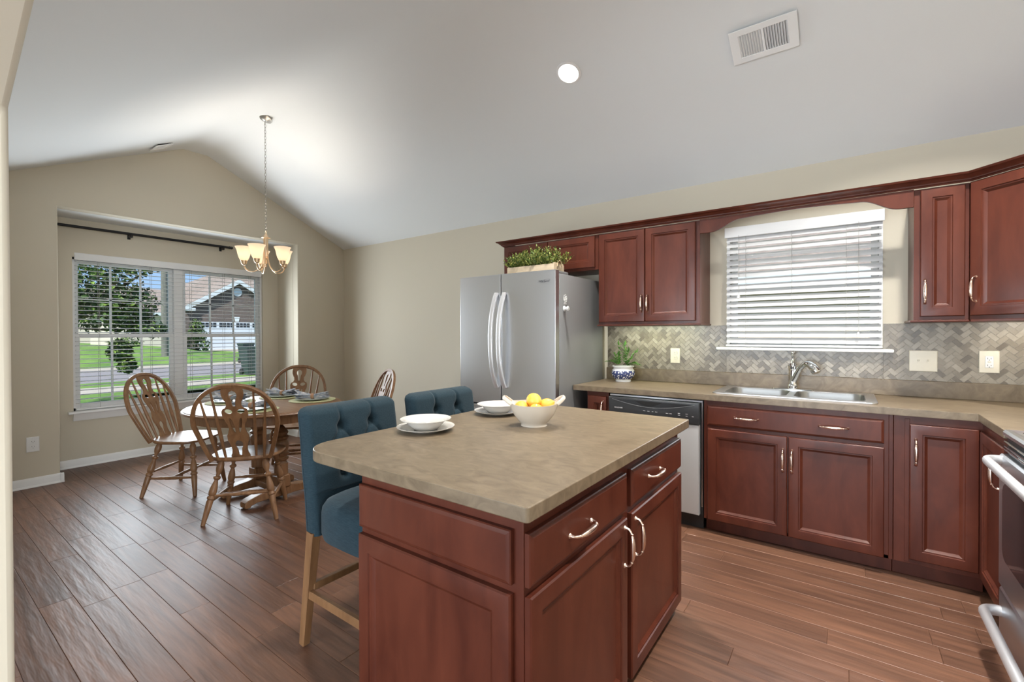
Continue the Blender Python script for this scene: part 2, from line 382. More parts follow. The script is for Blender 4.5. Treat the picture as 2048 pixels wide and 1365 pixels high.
# dining gable wall with recess
b = MB()
out = [(YF-.13, -.1), (RC[0], -.1), (RC[0], RC[2]), (RC[1], RC[2]), (RC[1], -.1), (.02, -.1), (.02, ZC+.06), (YP0, ZP+.06), (YP1, ZP+.06), (YF-.13, zc(YF-.13)+.06)]
b.prism(out, .12, M=YZ(-.12)); struct(b.build('wall_left', wall_m, smooth=0, bevel=.008))
b = MB()
b.prism(rect(RC[0]-.1, -.1, RC[1]+.1, RC[2]+.1), .12, [rect(DW_[0], DW_[2], DW_[1], DW_[3])], YZ(XB-.12))
b.box((XB, RC[0]-.1, -.1), (-.119, RC[0], RC[2]+.1)); b.box((XB, RC[1], -.1), (-.119, RC[1]+.1, RC[2]+.1))
struct(b.build('wall_recess', wall_m, smooth=0))
b = MB(); b.box((XB, RC[0], RC[2]), (-.119, RC[1], RC[2]+.1)); struct(b.build('ceiling_recess', ceil_m, smooth=0))
b = MB(); b.prism([(YF, -.1), (.02, -.1), (.02, ZC+.06), (YP0, ZP+.06), (YP1, ZP+.06), (YF, zc(YF)+.06)], .12, M=YZ(XR)); struct(b.build('wall_right', wall_m, smooth=0))
# partition the camera looks past: jamb and sloping opening head
b = MB()
b.prism([(-.62, -.1), (3.532, -.1), (3.532, 2.026), (4.70, 2.464), (6.84, 2.464), (6.84, -.1), (14.1, -.1), (14.1, 2.75), (-.62, 2.75)], .13, M=XZ(YF))
struct(b.build('wall_front', wall_m, smooth=30, bevel=.018))
# unseen living room behind the camera, its openings added for the fill lamps
b = MB()
b.prism(rect(-.6, -.1, 14.1, 2.85), .12, [rect(2.4, .1, 7.4, 2.2)], XZ(-8.45))
b.box((-.72, -8.57, -.1), (-.6, -3.7, 2.85)); b.prism(rect(-8.57, -.1, -3.57, 2.85), .12, [rect(-7.1, .05, -4.1, 2.4)], YZ(14.1))
struct(b.build('wall_living', wall_m, smooth=0))
b = MB(); b.box((-.72, -8.57, 2.7), (14.22, -3.7, 2.82)); struct(b.build('ceiling_living', ceil_m, smooth=0))

# baseboards
def baseboard(name, p0, p1, n, h=.082):
    p0, p1 = Vector(p0), Vector(p1); d = p1-p0; b = MB()
    M = Matrix(((n[0], 0, d.normalized().x, p0.x), (n[1], 0, d.normalized().y, p0.y), (0, 1, 0, 0), (0, 0, 0, 1)))
    b.prism([(0, .0), (.024, 0), (.024, .006), (.015, .018), (.013, h-.022), (.007, h-.004), (.003, h), (0, h)], d.length, M=M)
    return struct(b.build(name, white_m, smooth=30))
baseboard('baseboard_left', (0, YF, 0), (0, RC[0]+.024, 0), (1, 0))
baseboard('baseboard_recess', (XB, RC[0], 0), (XB, RC[1], 0), (1, 0))
baseboard('baseboard_recess_return', (XB, RC[0], 0), (.024, RC[0], 0), (0, 1))
baseboard('baseboard_recess_side', (XB, RC[1], 0), (.0, RC[1], 0), (0, -1))
baseboard('baseboard_corner', (0, RC[1], 0), (0, 0, 0), (1, 0))
baseboard('baseboard_back', (0, 0, 0), (3.1, 0, 0), (0, -1))
baseboard('baseboard_front', (0, YF, 0), (3.532, YF, 0), (0, 1))

# ------------------------------------------------------------------ windows
def sash(b, y0, y1, z0, z1, x, w=.038, t=.03, cols=3, rows=2, ax='y'):
    """frame ring + muntins of one sash (plane x for the dining window, plane y for the kitchen window)"""
    def bx(a0, a1, c0, c1, tt, bv=.004):
        if ax == 'y': b.box((x-tt/2, a0, c0), (x+tt/2, a1, c1), bv, 1)
        else: b.box((a0, x-tt/2, c0), (a1, x+tt/2, c1), bv, 1)
    bx(y0, y0+w, z0, z1, t); bx(y1-w, y1, z0, z1, t); bx(y0+w, y1-w, z0, z0+w, t); bx(y0+w, y1-w, z1-w, z1, t)
    iw = y1-y0-2*w; ih = z1-z0-2*w
    for i in range(1, cols): c = y0+w+iw*i/cols; bx(c-.009, c+.009, z0+w, z1-w, t*.5, 0)
    for i in range(1, rows): c = z0+w+ih*i/rows; bx(y0+w, y1-w, c-.006, c+.006, t*.5, 0)
w1 = bpy.data.objects.new('window_1', None); COL.objects.link(w1); w1.location = (XB-.08, -1.775, .555); w1['kind'] = 'structure'
b = MB(); y0, y1, z0, z1 = DW_; ym = -1.785
b.box((XB-.12, y0, z0), (XB-.03, y0+.02, z1)); b.box((XB-.12, y1-.02, z0), (XB-.03, y1, z1)); b.box((XB-.12, y0, z1-.02), (XB-.03, y1, z1)); b.box((XB-.12, y0, z0), (XB-.03, y1, z0+.025))
b.box((XB-.125, ym-.045, z0), (XB-.045, ym+.045, z1), .004, 1)
b.build('window_frame', white_m, w1, smooth=0)
for a, c in ((y0+.02, ym-.045), (ym+.045, y1-.02)):
    b = MB(); sash(b, a, c, 1.285, z1-.02, XB-.10); s_ = b.build('upper_sash', white_m, w1, smooth=0)
    b = MB(); b.box((XB-.102, a+.03, 1.31), (XB-.099, c-.03, z1-.05)); b.build('pane', glass, s_, smooth=0)
    b = MB(); sash(b, a, c, z0+.02, 1.325, XB-.07, w=.042, rows=1); s_ = b.build('lower_sash', white_m, w1, smooth=0)
    b = MB(); b.box((XB-.072, a+.045, z0+.055), (XB-.069, c-.045, 1.28)); b.build('pane', glass, s_, smooth=0)
w2 = bpy.data.objects.new('window_2', None); COL.objects.link(w2); w2.location = (5.4, .07, 1.2); w2['kind'] = 'structure'
x0, x1, z0, z1 = KW
b = MB(); b.box((x0, .0, z0), (x0+.02, .12, z1)); b.box((x1-.02, .0, z0), (x1, .12, z1)); b.box((x0, .0, z1-.02), (x1, .12, z1)); b.box((x0, .0, z0), (x1, .12, z0+.02))
b.build('window_frame', white_m, w2, smooth=0)
b = MB(); sash(b, x0+.02, x1-.02, 1.63, z1-.02, .09, cols=1, rows=1, ax='x'); s_ = b.build('upper_sash', white_m, w2, smooth=0)
b = MB(); b.box((x0+.05, .089, 1.66), (x1-.05, .092, z1-.05)); b.build('pane', glass, s_, smooth=0)
b = MB(); sash(b, x0+.02, x1-.02, z0+.02, 1.67, .06, w=.045, cols=1, rows=1, ax='x'); s_ = b.build('lower_sash', white_m, w2, smooth=0)
b = MB(); b.box((x0+.06, .059, z0+.06), (x1-.06, .062, 1.63)); b.build('pane', glass, s_, smooth=0)
# sills
b = MB(); b.box((XB-.03, -2.735, .532), (XB+.055, -.815, .556), .006); b.prism([(0, 0), (.012, 0), (.022, .03), (.03, .06), (.034, .072), (0, .072)], 1.84, M=Matrix(((1, 0, 0, XB), (0, 0, 1, -2.695), (0, 1, 0, .460), (0, 0, 0, 1))))
struct(b.build('trim_1', white_m, smooth=30))
b = MB(); b.box((4.865, -.055, 1.188), (5.917, .02, 1.21), .006); struct(b.build('trim_2', white_m, smooth=30))

# ------------------------------------------------------------------ blinds
def blind(name, label, p, L, ztop, zbot, along, out, pitch, tilt, ladders, tassel, hrh, depth=.05):
    """p: start point of the slat centre line; along: direction of the slats; out: direction into the room"""
    al, ou = Vector(along), Vector(out); t = thing(name, label, 'blind', (p[0], p[1], zbot))
    M = Matrix(((al.x, ou.x, 0, p[0]), (al.y, ou.y, 0, p[1]), (0, 0, 1, 0), (0, 0, 0, 1)))
    b = MB(); b.box((-.004, -.022, ztop-hrh), (L+.004, .03, ztop), .006, 2, M); b.box((-.008, .024, ztop-hrh-.012), (L+.008, .034, ztop+.004), .003, 1, M)
    b.build('headrail', blind_m, t)
    b = MB(); z = ztop-hrh-.022
    while z > zbot+.035:
        n = 6; c, s = cos(tilt), sin(tilt); b2 = bmesh.new(); rows = []
        for i in range(n+1):
            q = (i/n-.5)*depth; cam_ = .0035*(1-(2*i/n-1)**2); yy, zz = q*c-cam_*s*-1, -q*s+cam_*c
            rows.append([b2.verts.new((.003, yy, z+zz)), b2.verts.new((L-.003, yy, z+zz)), b2.verts.new((L-.003, yy-s*-.0026, z+zz-.0026*c)), b2.verts.new((.003, yy-s*-.0026, z+zz-.0026*c))])
        for r0, r1 in zip(rows, rows[1:]):
            b2.faces.new((r0[0], r0[1], r1[1], r1[0])); b2.faces.new((r0[3], r1[3], r1[2], r0[2])); b2.faces.new((r0[0], r1[0], r1[3], r0[3])); b2.faces.new((r0[1], r0[2], r1[2], r1[1]))
        b2.faces.new(rows[0]); b2.faces.new(rows[-1][::-1]); bmesh.ops.recalc_face_normals(b2, faces=b2.faces[:])
        b.add(b2, M); z -= pitch
    b.build('slats', blind_m, t)
    b = MB(); b.box((0, -.026, zbot+.002), (L, .026, zbot+.018), .005, 2, M); b.build('bottom_rail', blind_m, t)
    b = MB()
    for a in ladders:
        for yy in (-.027, .028): b.box((a-.0012, yy-.001, zbot+.015), (a+.0012, yy+.001, ztop-hrh), 0, 1, M)
    b.build('ladder_cord', blind_cord, t)
    if tassel:
        b = MB()
        for a, zt in tassel:
            b.tube([(a, .037, ztop-hrh), (a+.002, .038, zt+.03)], .0014, 6, M=M)
            pc = b.build('pull_cord', blind_cord, t); b = MB()
            b.lathe([(0, 0), (.011, .002), (.012, .012), (.005, .034), (0, .036)], 12, M @ Matrix.Translation((a, .038, zt))); b.build('tassel', white_m, pc); b = MB()
        b.bm.free()
    return t
blind_cord = mat('blind_cord', (.36, .35, .33), .8)
blind('window_blind', 'wide white slatted blind with open slats over the dining window', (XB-.03+.0, -2.667, 0), 1.784, 2.125, .558, (0, 1, 0), (1, 0, 0), .0445, R(2), (.18, .62, 1.0, 1.35, 1.66), None, .055)
blind('window_blind', 'white slatted blind half closed over the kitchen window above the sink', (4.935, -.032, 0), .925, 2.10, 1.212, (1, 0, 0), (0, -1, 0), .0445, R(47), (.135, .425, .735), [(.80, 1.285), (.09, 1.57)], .06)

# ------------------------------------------------------------------ cabinets
FY = lambda x, z, y=-.612: fr((x, y, z), (1, 0, 0))          # fronts facing -y
FX = lambda y, z, x=5.03: fr((x, y, z), (0, 1, 0))           # fronts facing +x
FNX = lambda y, z, x=6.22: fr((x, y, z), (0, -1, 0))         # fronts facing -x
DOOR = [(0, 0), (0, .015), (.004, .0195), (.007, .02), (.050, .02), (.0525, .0150), (.059, .0150), (.0615, .0125), (.072, .006), (.078, .006)]
DRAW = [(0, 0), (0, .013), (.003, .016), (.007, .0175), (.012, .020)]
def handle(M, parent, vertical=True, L=.132):
    b = MB(); pts = []; rad = []
    def rf(t):
        a = abs(t)
        if a < .42: return .0042+.0046*cos(a/.42*pi/2)**.8
        if a < .48: return .0066
        if a > .955: return .0088
        return .0042+.0012*max(0, (a-.85)/.1)
    N = 44
    for i in range(N+1):
        th = pi-pi*i/N; c, s = cos(th), sin(th)
        uu_ = L/2*math.copysign(abs(c)**.75, c); nn = .031*abs(s)**.62
        pts.append((0, uu_, nn) if vertical else (uu_, 0, nn)); rad.append(rf(-1+2*i/N))
    rad[0] = rad[-1] = .009
    b.tube(pts, rad, 12, M=M); return plabel(b.build('handle', nickel, parent), 'rosy brushed nickel handle')
def door(M, w, h, parent, hnd=None, vertical=True, name='door', loops=DOOR, m=None):
    b = MB(); b.rloft(w, h, loops, M); d = b.build(name, m or cherry, parent, smooth=20)
    for q in (hnd or ()): handle(M @ Matrix.Translation((q[0], q[1], .019)), d, vertical)
    return d
def cab(name, label, loc, boxes, cat='cabinet', m=None, group=None):
    t = thing(name, label, cat, loc, group); b = MB()
    for q in boxes: b.box(*q)
    b.build('body', m or cherry, t, smooth=0, bevel=.0015); return t
# base run on the kitchen wall
YFR = -.612
t = cab('base_cabinet', 'narrow dark cherry base cabinet between the refrigerator and the dishwasher', (4.12, -.3, 0), [((4.06, YFR, .1), (4.236, -.002, .875)), ((4.06, -.54, 0), (4.236, -.01, .1))])
door(FY(4.072, .118), .152, .725, t, [(.125, .62)])
t = cab('sink_cabinet', 'dark cherry sink base cabinet with two doors under a wide false drawer', (5.4, -.3, 0),
        [((4.912, YFR, .09), (4.93, -.002, .875)), ((5.86, YFR, .09), (5.878, -.002, .875)), ((4.93, YFR, .09), (5.86, -.002, .11)), ((4.93, YFR, .09), (5.86, YFR+.02, .875)), ((4.912, -.545, 0), (5.878, -.52, .09)), ((4.93, -.02, .09), (5.86, -.002, .7))], m=cherry)
door(FY(4.934, .714), .905, .128, t, [(.23, .064), (.68, .064)], False, 'drawer_front', DRAW)
door(FY(4.938, .094), .449, .598, t, [(.428, .455)]); door(FY(5.394, .094), .446, .598, t, [(.018, .455)])
t = cab('base_cabinet', 'dark cherry corner base cabinet with one tall door right of the sink cabinet', (6.05, -.3, 0), [((5.88, YFR, .09), (6.235, -.002, .875)), ((5.88, -.545, 0), (6.235, -.01, .09)), ((5.925, YFR-.003, .10), (5.945, YFR, .86))])
door(FY(5.944, .118), .263, .715, t, [(.024, .57)])
t = cab('base_cabinet', 'dark cherry base cabinet beside the range, its door facing the island', (6.5, -.86, 0), [((6.22, -1.085, .09), (6.83, -.615, .875)), ((6.29, -1.08, 0), (6.83, -.615, .09))])
door(FNX(-.668, .118), .40, .715, t, [(.37, .60)])
# uppers
YU = -.305
def upper(name, label, x0, x1, z0, z1, doors, extra=(), hz=.16, h=None):
    t = cab(name, label, ((x0+x1)/2, -.15, z0), [((x0, YU, z0), (x1, -.002, z1))]+list(extra))
    for (a, w, hx) in doors:
        door(fr((a, YU, z0+.022), (1, 0, 0)), w, z1-z0-.03, t, [(hx, .142)] if hx is not None else None)
    return t
t = upper('wall_cabinet', 'short two-door cherry wall cabinet above the refrigerator', 3.03, 4.008, 1.845, 2.136, [(3.045, .478, None), (3.53, .45, None)])
t = upper('wall_cabinet', 'two-door cherry wall cabinet left of the kitchen window', 4.01, 4.81, 1.385, 2.136, [(4.018, .385, .365), (4.408, .374, .022)], extra=[((4.005, -.328, 1.374), (4.82, -.002, 1.387), .004)])
t = upper('wall_cabinet', 'narrow cherry wall cabinet right of the kitchen window', 5.985, 6.215, 1.385, 2.136, [(6.012, .185, .02)], extra=[((5.968, -.328, 1.374), (6.215, -.002, 1.387), .004)])
t = thing('corner_wall_cabinet', 'diagonal corner cherry wall cabinet with one wide door', 'cabinet', (6.55, -.3, 1.385))
b = MB(); b.prism([(6.217, -.002), (6.217, -.315), (6.525, -.623), (6.838, -.623), (6.838, -.002)], .751, M=Matrix.Translation((0, 0, 1.385)))
b.prism([(6.217, -.002), (6.217, -.34), (6.54, -.645), (6.838, -.645), (6.838, -.002)], .012, M=Matrix.Translation((0, 0, 1.374))); b.build('body', cherry, t, smooth=0, bevel=.0015)
door(fr((6.226, -.324, 1.407), (1, -1, 0)), .41, .72, t, [(.028, .142)])
# crown moulding along the wall cabinets
b = MB(); CP = [(.0, .0), (.004, .008), (.012, .010), (.014, .016), (.036, .034), (.044, .036), (.05, .046), (0, .046)]
def sweep(path, prof, z):
    bb = bmesh.new(); rings = []; n = len(path)
    for i, p in enumerate(path):
        d0 = (Vector(path[i])-Vector(path[i-1])).normalized() if i else None
        d1 = (Vector(path[i+1])-Vector(path[i])).normalized() if i < n-1 else None
        n0 = Vector((d0.y, -d0.x)) if d0 else None; n1 = Vector((d1.y, -d1.x)) if d1 else None
        if n0 is None: m_ = n1
        elif n1 is None: m_ = n0
        else: m_ = (n0+n1); m_ = m_/m_.length; m_ = m_/m_.dot(n0)
        rings.append([bb.verts.new((p[0]+m_.x*a, p[1]+m_.y*a, z+c)) for a, c in prof])
    k = len(prof)
    for r0, r1 in zip(rings, rings[1:]):
        for j in range(k): bb.faces.new((r0[j], r0[(j+1) % k], r1[(j+1) % k], r1[j]))
    bb.faces.new(rings[0]); bb.faces.new(rings[-1][::-1]); bmesh.ops.recalc_face_normals(bb, faces=bb.faces[:]); return bb
b.add(sweep([(3.03, -.002), (3.03, -.327), (6.22, -.327), (6.53, -.637), (6.838, -.637)], CP, 2.136))
tag(b.build('crown_moulding', cherry, smooth=30, origin=(4.9, -.33, 2.136)), 'dark cherry crown moulding running along the tops of the wall cabinets', 'moulding')
# arched valance over the sink window
pts = [(4.812, 2.036), (4.875, 2.034)]
for i in range(13): a = i/12; pts.append((4.885+.20*a, 2.036+.070*(.5-.5*cos(pi*a))))
for i in range(9): a = i/8; pts.append((5.10+.62*a, 2.107+.012*sin(pi*a)))
for i in range(13): a = i/12; pts.append((5.74+.18*a, 2.106-.070*(.5-.5*cos(pi*a))))
pts += [(5.983, 2.035), (5.983, 2.136), (4.812, 2.136)]
b = MB(); b.prism(pts, .019, M=XZ(-.305)); tag(b.build('valance', cherry, smooth=40, bevel=.002, origin=(5.4, -.32, 2.036)), 'arched cherry valance board bridging the two wall cabinets over the window', 'valance')

# ------------------------------------------------------------------ worktop, sink, faucet
def arc(cx, cy, r, a0, a1, n=10): return [(cx+r*cos(R(a0+(a1-a0)*i/n)), cy+r*sin(R(a0+(a1-a0)*i/n))) for i in range(n+1)]
b = MB()
out = [(3.949, -.002), (3.949, -.64), (6.20, -.64), (6.20, -1.084), (6.838, -1.084), (6.838, -.002)]
b.prism(out, .038, [rect(4.985, -.52, 5.775, -.10)], Matrix.Translation((0, 0, .876)))
b.box((3.949, -.021, .914), (6.838, -.002, 1.016), .003); b.box((6.819, -1.084, .914), (6.838, -.021, 1.016), .003)

tag(b.build('worktop', lam, smooth=0, bevel=.003, origin=(5.4, -.3, .876)), 'L-shaped tan stone-look worktop with raised lip along the kitchen wall', 'worktop')
t = thing('kitchen_sink', 'double-bowl stainless drop-in sink under the kitchen window', 'sink', (5.38, -.3, .914))
def rrect(x0, x1, y0, y1, r, n=6): return arc(x1-r, y1-r, r, 0, 90, n)+arc(x0+r, y1-r, r, 90, 180, n)+arc(x0+r, y0+r, r, 180, 270, n)+arc(x1-r, y0+r, r, 270, 360, n)
BW = [(5.005, 5.365, -.505, -.135), (5.405, 5.765, -.505, -.135)]
b = MB(); b.prism(rrect(4.945, 5.818, -.553, -.045, .03), .007, [rrect(*q, .07) for q in BW], Matrix.Translation((0, 0, .9145)))
b.build('rim', steel2, t, smooth=30, bevel=.003)
for q in BW:
    bb = bmesh.new(); rs = []
    for ins, z, rad in ((0, .920, .07), (.004, .905, .066), (.012, .78, .06), (.03, .752, .06), (.10, .746, .05)):
        rs.append([bb.verts.new((x, y, z)) for x, y in rrect(q[0]+ins, q[1]-ins, q[2]+ins, q[3]-ins, rad)])
    for p, r2 in zip(rs, rs[1:]):
        for k in range(len(p)): bb.faces.new((p[k], p[(k+1) % len(p)], r2[(k+1) % len(p)], r2[k]))
    bb.faces.new(rs[-1]); bmesh.ops.recalc_face_normals(bb, faces=bb.faces[:]); bmesh.ops.reverse_faces(bb, faces=bb.faces[:])
    b = MB(); b.add(bb); bo = b.build('basin', basin_m, t, smooth=50)
    b = MB(); b.lathe([(0, .747), (.04, .747), (.042, .75), (.03, .7485), (0, .7475)], 24, Matrix.Translation(((q[0]+q[1])/2, (q[2]+q[3])/2, 0))); b.build('drain', chrome, bo)
FXc, FYc = 5.372, -.092
t = thing('faucet', 'chrome single-lever kitchen faucet with curved pull-out spout behind the sink', 'faucet', (FXc, FYc, .9215))
b = MB(); b.prism(rrect(FXc-.125, FXc+.125, FYc-.028, FYc+.028, .027), .007, M=Matrix.Translation((0, 0, .9215))); b.build('base_plate', chrome, t, smooth=30, bevel=.002)
b = MB(); b.lathe([(0, .928), (.033, .928), (.034, .936), (.028, .945), (.031, .952), (.027, .962), (.0245, .99), (.026, 1.05), (.027, 1.075), (.029, 1.08), (.029, 1.088), (.024, 1.095), (.018, 1.105), (0, 1.106)], 28, Matrix.Translation((FXc, FYc, 0))); b.build('body', chrome, t)
b = MB(); b.lathe([(0, 1.105), (.014, 1.105), (.011, 1.115), (.0065, 1.13), (.007, 1.142), (.0105, 1.15), (.007, 1.158), (.006, 1.164), (.012, 1.174), (.0125, 1.182), (.007, 1.191), (0, 1.193)], 20, Matrix.Translation((FXc, FYc, 0))); b.build('lever', chrome, t)
d = Vector((.80, -.60, 0)); b = MB(); pts = []; rad = []
SPT = [(.0, .975, .021), (.018, 1.005, .020), (.038, 1.045, .018), (.062, 1.080, .0162), (.09, 1.102, .0155), (.105, 1.107, .0185), (.13, 1.103, .021), (.155, 1.086, .0235), (.175, 1.062, .0245), (.180, 1.053, .020)]
for dd_, zz_, ra_ in SPT: pts.append(Vector((FXc, FYc, 0))+d*dd_+Z3*zz_); rad.append(ra_*1.14)
b.tube(pts, rad, 16); b.build('spout', chrome, t)

# herringbone stone tile between worktop and wall cabinets
def clip(poly, x0, x1, y0, y1):
    for ax, v, sg in ((0, x0, 1), (0, x1, -1), (1, y0, 1), (1, y1, -1)):
        o = []
        for i in range(len(poly)):
            p, q = poly[i], poly[(i+1) % len(poly)]; dp, dq = sg*(p[ax]-v), sg*(q[ax]-v)
            if dp >= 0: o.append(p)
            if (dp > 0 and dq < 0) or (dp < 0 and dq > 0):
                k = dp/(dp-dq); o.append((p[0]+(q[0]-p[0])*k, p[1]+(q[1]-p[1])*k))
        poly = o
        if len(poly) < 3: return None
    a = sum(poly[i][0]*poly[(i+1) % len(poly)][1]-poly[(i+1) % len(poly)][0]*poly[i][1] for i in range(len(poly)))/2
    return poly if abs(a) > 1.2e-5 else None
def herring(b, x0, x1, y0, y1, M, w=.0265):
    g = .0011; c = s = math.sqrt(.5); N = int((x1-x0+y1-y0)/w)+6
    for i in range(-N, N):
        for j in range(-N, N):
            k = (i-j) % 4
            if k == 0: q = (i*w, j*w, 2*w, w)
            elif k == 3: q = (i*w, j*w, w, 2*w)
            else: continue
            pl = [(q[0]+g, q[1]+g), (q[0]+q[2]-g, q[1]+g), (q[0]+q[2]-g, q[1]+q[3]-g), (q[0]+g, q[1]+q[3]-g)]
            pl = [((x-y)*c+x0, (x+y)*s+y0) for x, y in pl]
            if max(p[0] for p in pl) < x0 or min(p[0] for p in pl) > x1 or max(p[1] for p in pl) < y0 or min(p[1] for p in pl) > y1: continue
            pl = clip(pl, x0, x1, y0, y1)
            if pl: b.prism(pl, .004, M=M)
b = MB(); MW = Matrix(((1, 0, 0, 0), (0, 0, -1, -.003), (0, 1, 0, 0), (0, 0, 0, 1)))
herring(b, 3.958, 4.93, 1.017, 1.373, MW); herring(b, 4.931, 5.865, 1.017, 1.187, MW); herring(b, 5.866, 6.836, 1.017, 1.373, MW)
t = thing('backsplash', 'herringbone beige stone tile backsplash on the kitchen wall', 'backsplash', (5.4, -.003, 1.017)); t['kind'] = 'structure'
b.build('tiles', tile_m, t, smooth=0)
b = MB(); b.box((3.954, -.004, 1.016), (4.931, -.0005, 1.374)); b.box((4.93, -.004, 1.016), (5.866, -.0005, 1.188)); b.box((5.865, -.004, 1.016), (6.838, -.0005, 1.374)); b.build('grout', grout, t, smooth=0)

# outlets and switches
def outlet(name, label, M, w, h, m, kind, cat):
    t = thing(name, label, cat, M.translation); b = MB(); b.rloft(w, h, [(0, 0), (0, .003), (.003, .006), (.008, .0065)], M); b.build('cover_plate', m, t, smooth=20)
    b = MB()
    if kind == 'duplex':
        for cz in (h*.33, h*.67): b.prism(rrect(w/2-.017, w/2+.017, cz-.0155, cz+.0155, .012), .003, M=M @ Matrix.Translation((0, 0, .0063)))
        fc = b.build('socket_face', m, t, smooth=30); b = MB()
        b.bm.free()
        for cz in (h*.33, h*.67):
            b = MB(); b.box((w/2-.008, cz, .0089), (w/2-.006, cz+.009, .0096), 0, 1, M); b.box((w/2+.006, cz, .0089), (w/2+.008, cz+.008, .0096), 0, 1, M); b.box((w/2-.002, cz-.010, .0089), (w/2+.002, cz-.006, .0096), 0, 1, M); b.build('socket_slots', dark_m, fc, smooth=0)
    elif kind == 'gfci':
        b.box((w/2-.0175, h/2-.034, .006), (w/2+.0175, h/2+.034, .009), .001, 1, M); fc = b.build('socket_face', plate_w, t, smooth=0); b = MB()
        b.bm.free()
        for cz in (h/2-.024, h/2+.016):
            b = MB(); b.box((w/2-.008, cz, .0089), (w/2-.006, cz+.009, .0096), 0, 1, M); b.box((w/2+.006, cz, .0089), (w/2+.008, cz+.008, .0096), 0, 1, M); b.box((w/2-.002, cz-.007, .0089), (w/2+.002, cz-.003, .0096), 0, 1, M); b.build('socket_slots', dark_m, fc, smooth=0)
        b = MB(); b.box((w/2-.007, h/2-.004, .0088), (w/2+.007, h/2+.004, .0102), .0005, 1, M); b.build('test_button', m, fc, smooth=0)
    else:
        for cx in (w*.33, w*.67):
            b = MB(); b.box((cx-.005, h/2-.012, .006), (cx+.005, h/2+.012, .0085), 0, 1, M); b.box((cx-.0035, h/2-.001, .008), (cx+.0035, h/2+.009, .017), .0015, 1, M); b.build('toggle', m, t, smooth=0)
    return t
outlet('wall_outlet', 'almond duplex outlet on the tile behind the potted plant', fr((4.508, -.007, 1.072), (1, 0, 0)), .078, .122, almond, 'duplex', 'outlet')
outlet('light_switch', 'almond double switch plate on the tile right of the window', fr((5.992, -.007, 1.074), (1, 0, 0)), .132, .130, almond, 'toggle', 'switch')
outlet('wall_outlet', 'almond square-faced outlet on the tile under the corner cabinet', fr((6.304, -.007, 1.078), (1, 0, 0)), .086, .130, almond, 'gfci', 'outlet')
outlet('wall_outlet', 'white outlet low on the dining wall beside the window recess', fr((.0005, -3.083, .306), (0, 1, 0)), .08, .128, plate_w, 'duplex', 'outlet')

# ------------------------------------------------------------------ text helper
def text(s, M, size, m, parent, name, depth=.0006, shear=0, bold=0):
    c = bpy.data.curves.new('t', 'FONT'); c.body = s; c.size = size; c.extrude = depth; c.shear = shear; c.offset = bold; c.align_x = 'CENTER'; c.align_y = 'CENTER'
    o = bpy.data.objects.new('t', c); COL.objects.link(o)
    me = bpy.data.meshes.new_from_object(o.evaluated_get(bpy.context.evaluated_depsgraph_get()))
    COL.objects.unlink(o); bpy.data.objects.remove(o)
    b = MB(); b.bm.from_mesh(me); b.bm.transform(M); return b.build(name, m, parent, smooth=0)

# ------------------------------------------------------------------ refrigerator
t = thing('refrigerator', 'tall stainless french-door refrigerator at the end of the worktop', 'refrigerator', (3.595, -.55, 0))
b = MB(); b.box((3.15, -1.0, .03), (4.04, -.245, 1.742), .004); b.box((3.17, -.98, 0), (4.02, -.28, .03)); b.build('body', sidegrey, t, smooth=30)
def fdoor(x0, x1, z0, z1, nm):
    b = MB(); w = x1-x0; N = 14; o = [(x0+.004, -1.003)]
    o += [(x0, -1.003), (x0, -1.05)]
    o += [(x0+w*i/N, -1.056-.012*(1-(2*(x0+w*i/N-3.595)/.89)**2)) for i in range(N+1)]
    o += [(x1, -1.05), (x1, -1.003)]
    o = o[1:]; b.prism(o, z1-z0, M=Matrix.Translation((0, 0, z0))); return b.build(nm, steel, t, smooth=20, bevel=.004)
dl = fdoor(3.150, 3.5685, .735, 1.766, 'door'); dr = fdoor(3.5755, 4.040, .735, 1.766, 'door'); df = fdoor(3.150, 4.040, .06, .722, 'freezer_drawer')
b = MB(); b.box((3.569, -1.02, .73), (3.575, -1.0, 1.75)); b.box((3.16, -1.02, .722), (4.03, -1.0, .735)); b.build('door_gasket', dark_m, t, smooth=0)
for dd, xh, sg in ((dl, 3.537, -1), (dr, 3.612, 1)):
    pts = []
    for i in range(31):
        a = i/30*2-1; bow = (1-abs(a)**2.2)
        pts.append((xh-.015*bow+(.0), -1.072-.062*bow**.8-.004, 1.245+a*.372))
    b = MB(); b.tube(pts, .0165, flat=(-.55, 1.0), up=(0, -1, 0)); 
    hh = b.build('handle', satin, dd, smooth=40)
b = MB()
b.tube([(3.24, -1.065, .66), (3.24, -1.115, .66), (3.27, -1.125, .66), (3.92, -1.125, .66), (3.95, -1.115, .66), (3.95, -1.065, .66)], .013, 10); b.build('handle', satin, df)
for xx in (3.2, 3.985):
    b = MB(); b.prism([(0, 0), (.07, 0), (.12, .1), (.10, .16), (.0, .16)] if xx < 3.5 else [(.05, 0), (-.03, 0), (-.06, .12), (-.03, .2), (.045, .2)], .022, M=Matrix.Translation((xx, -1.04, 1.742))); b.build('hinge_cover', sidegrey, t, smooth=30, bevel=.006)
LM = fr((3.95, -1.0640, 1.685), (1, 0, 0)); grey_l = mat('logo_grey', (.20, .20, .21), .35, .5)
text('Whirlpool', LM, .021, grey_l, dr, 'logo_lettering', .0012)
b = MB(); b.tube([LM @ Vector((.050*cos(a)+.004*sin(a), .0095*sin(a)+.006*cos(a)*1.2, .0005)) for a in [R(-150+300*i/40+30) for i in range(41)]], .0008, 6); b.build('logo_ring', grey_l, dr)
t.scale = (1.06, 1.0, 1.013); t.location = (3.4695, -.384, 0)
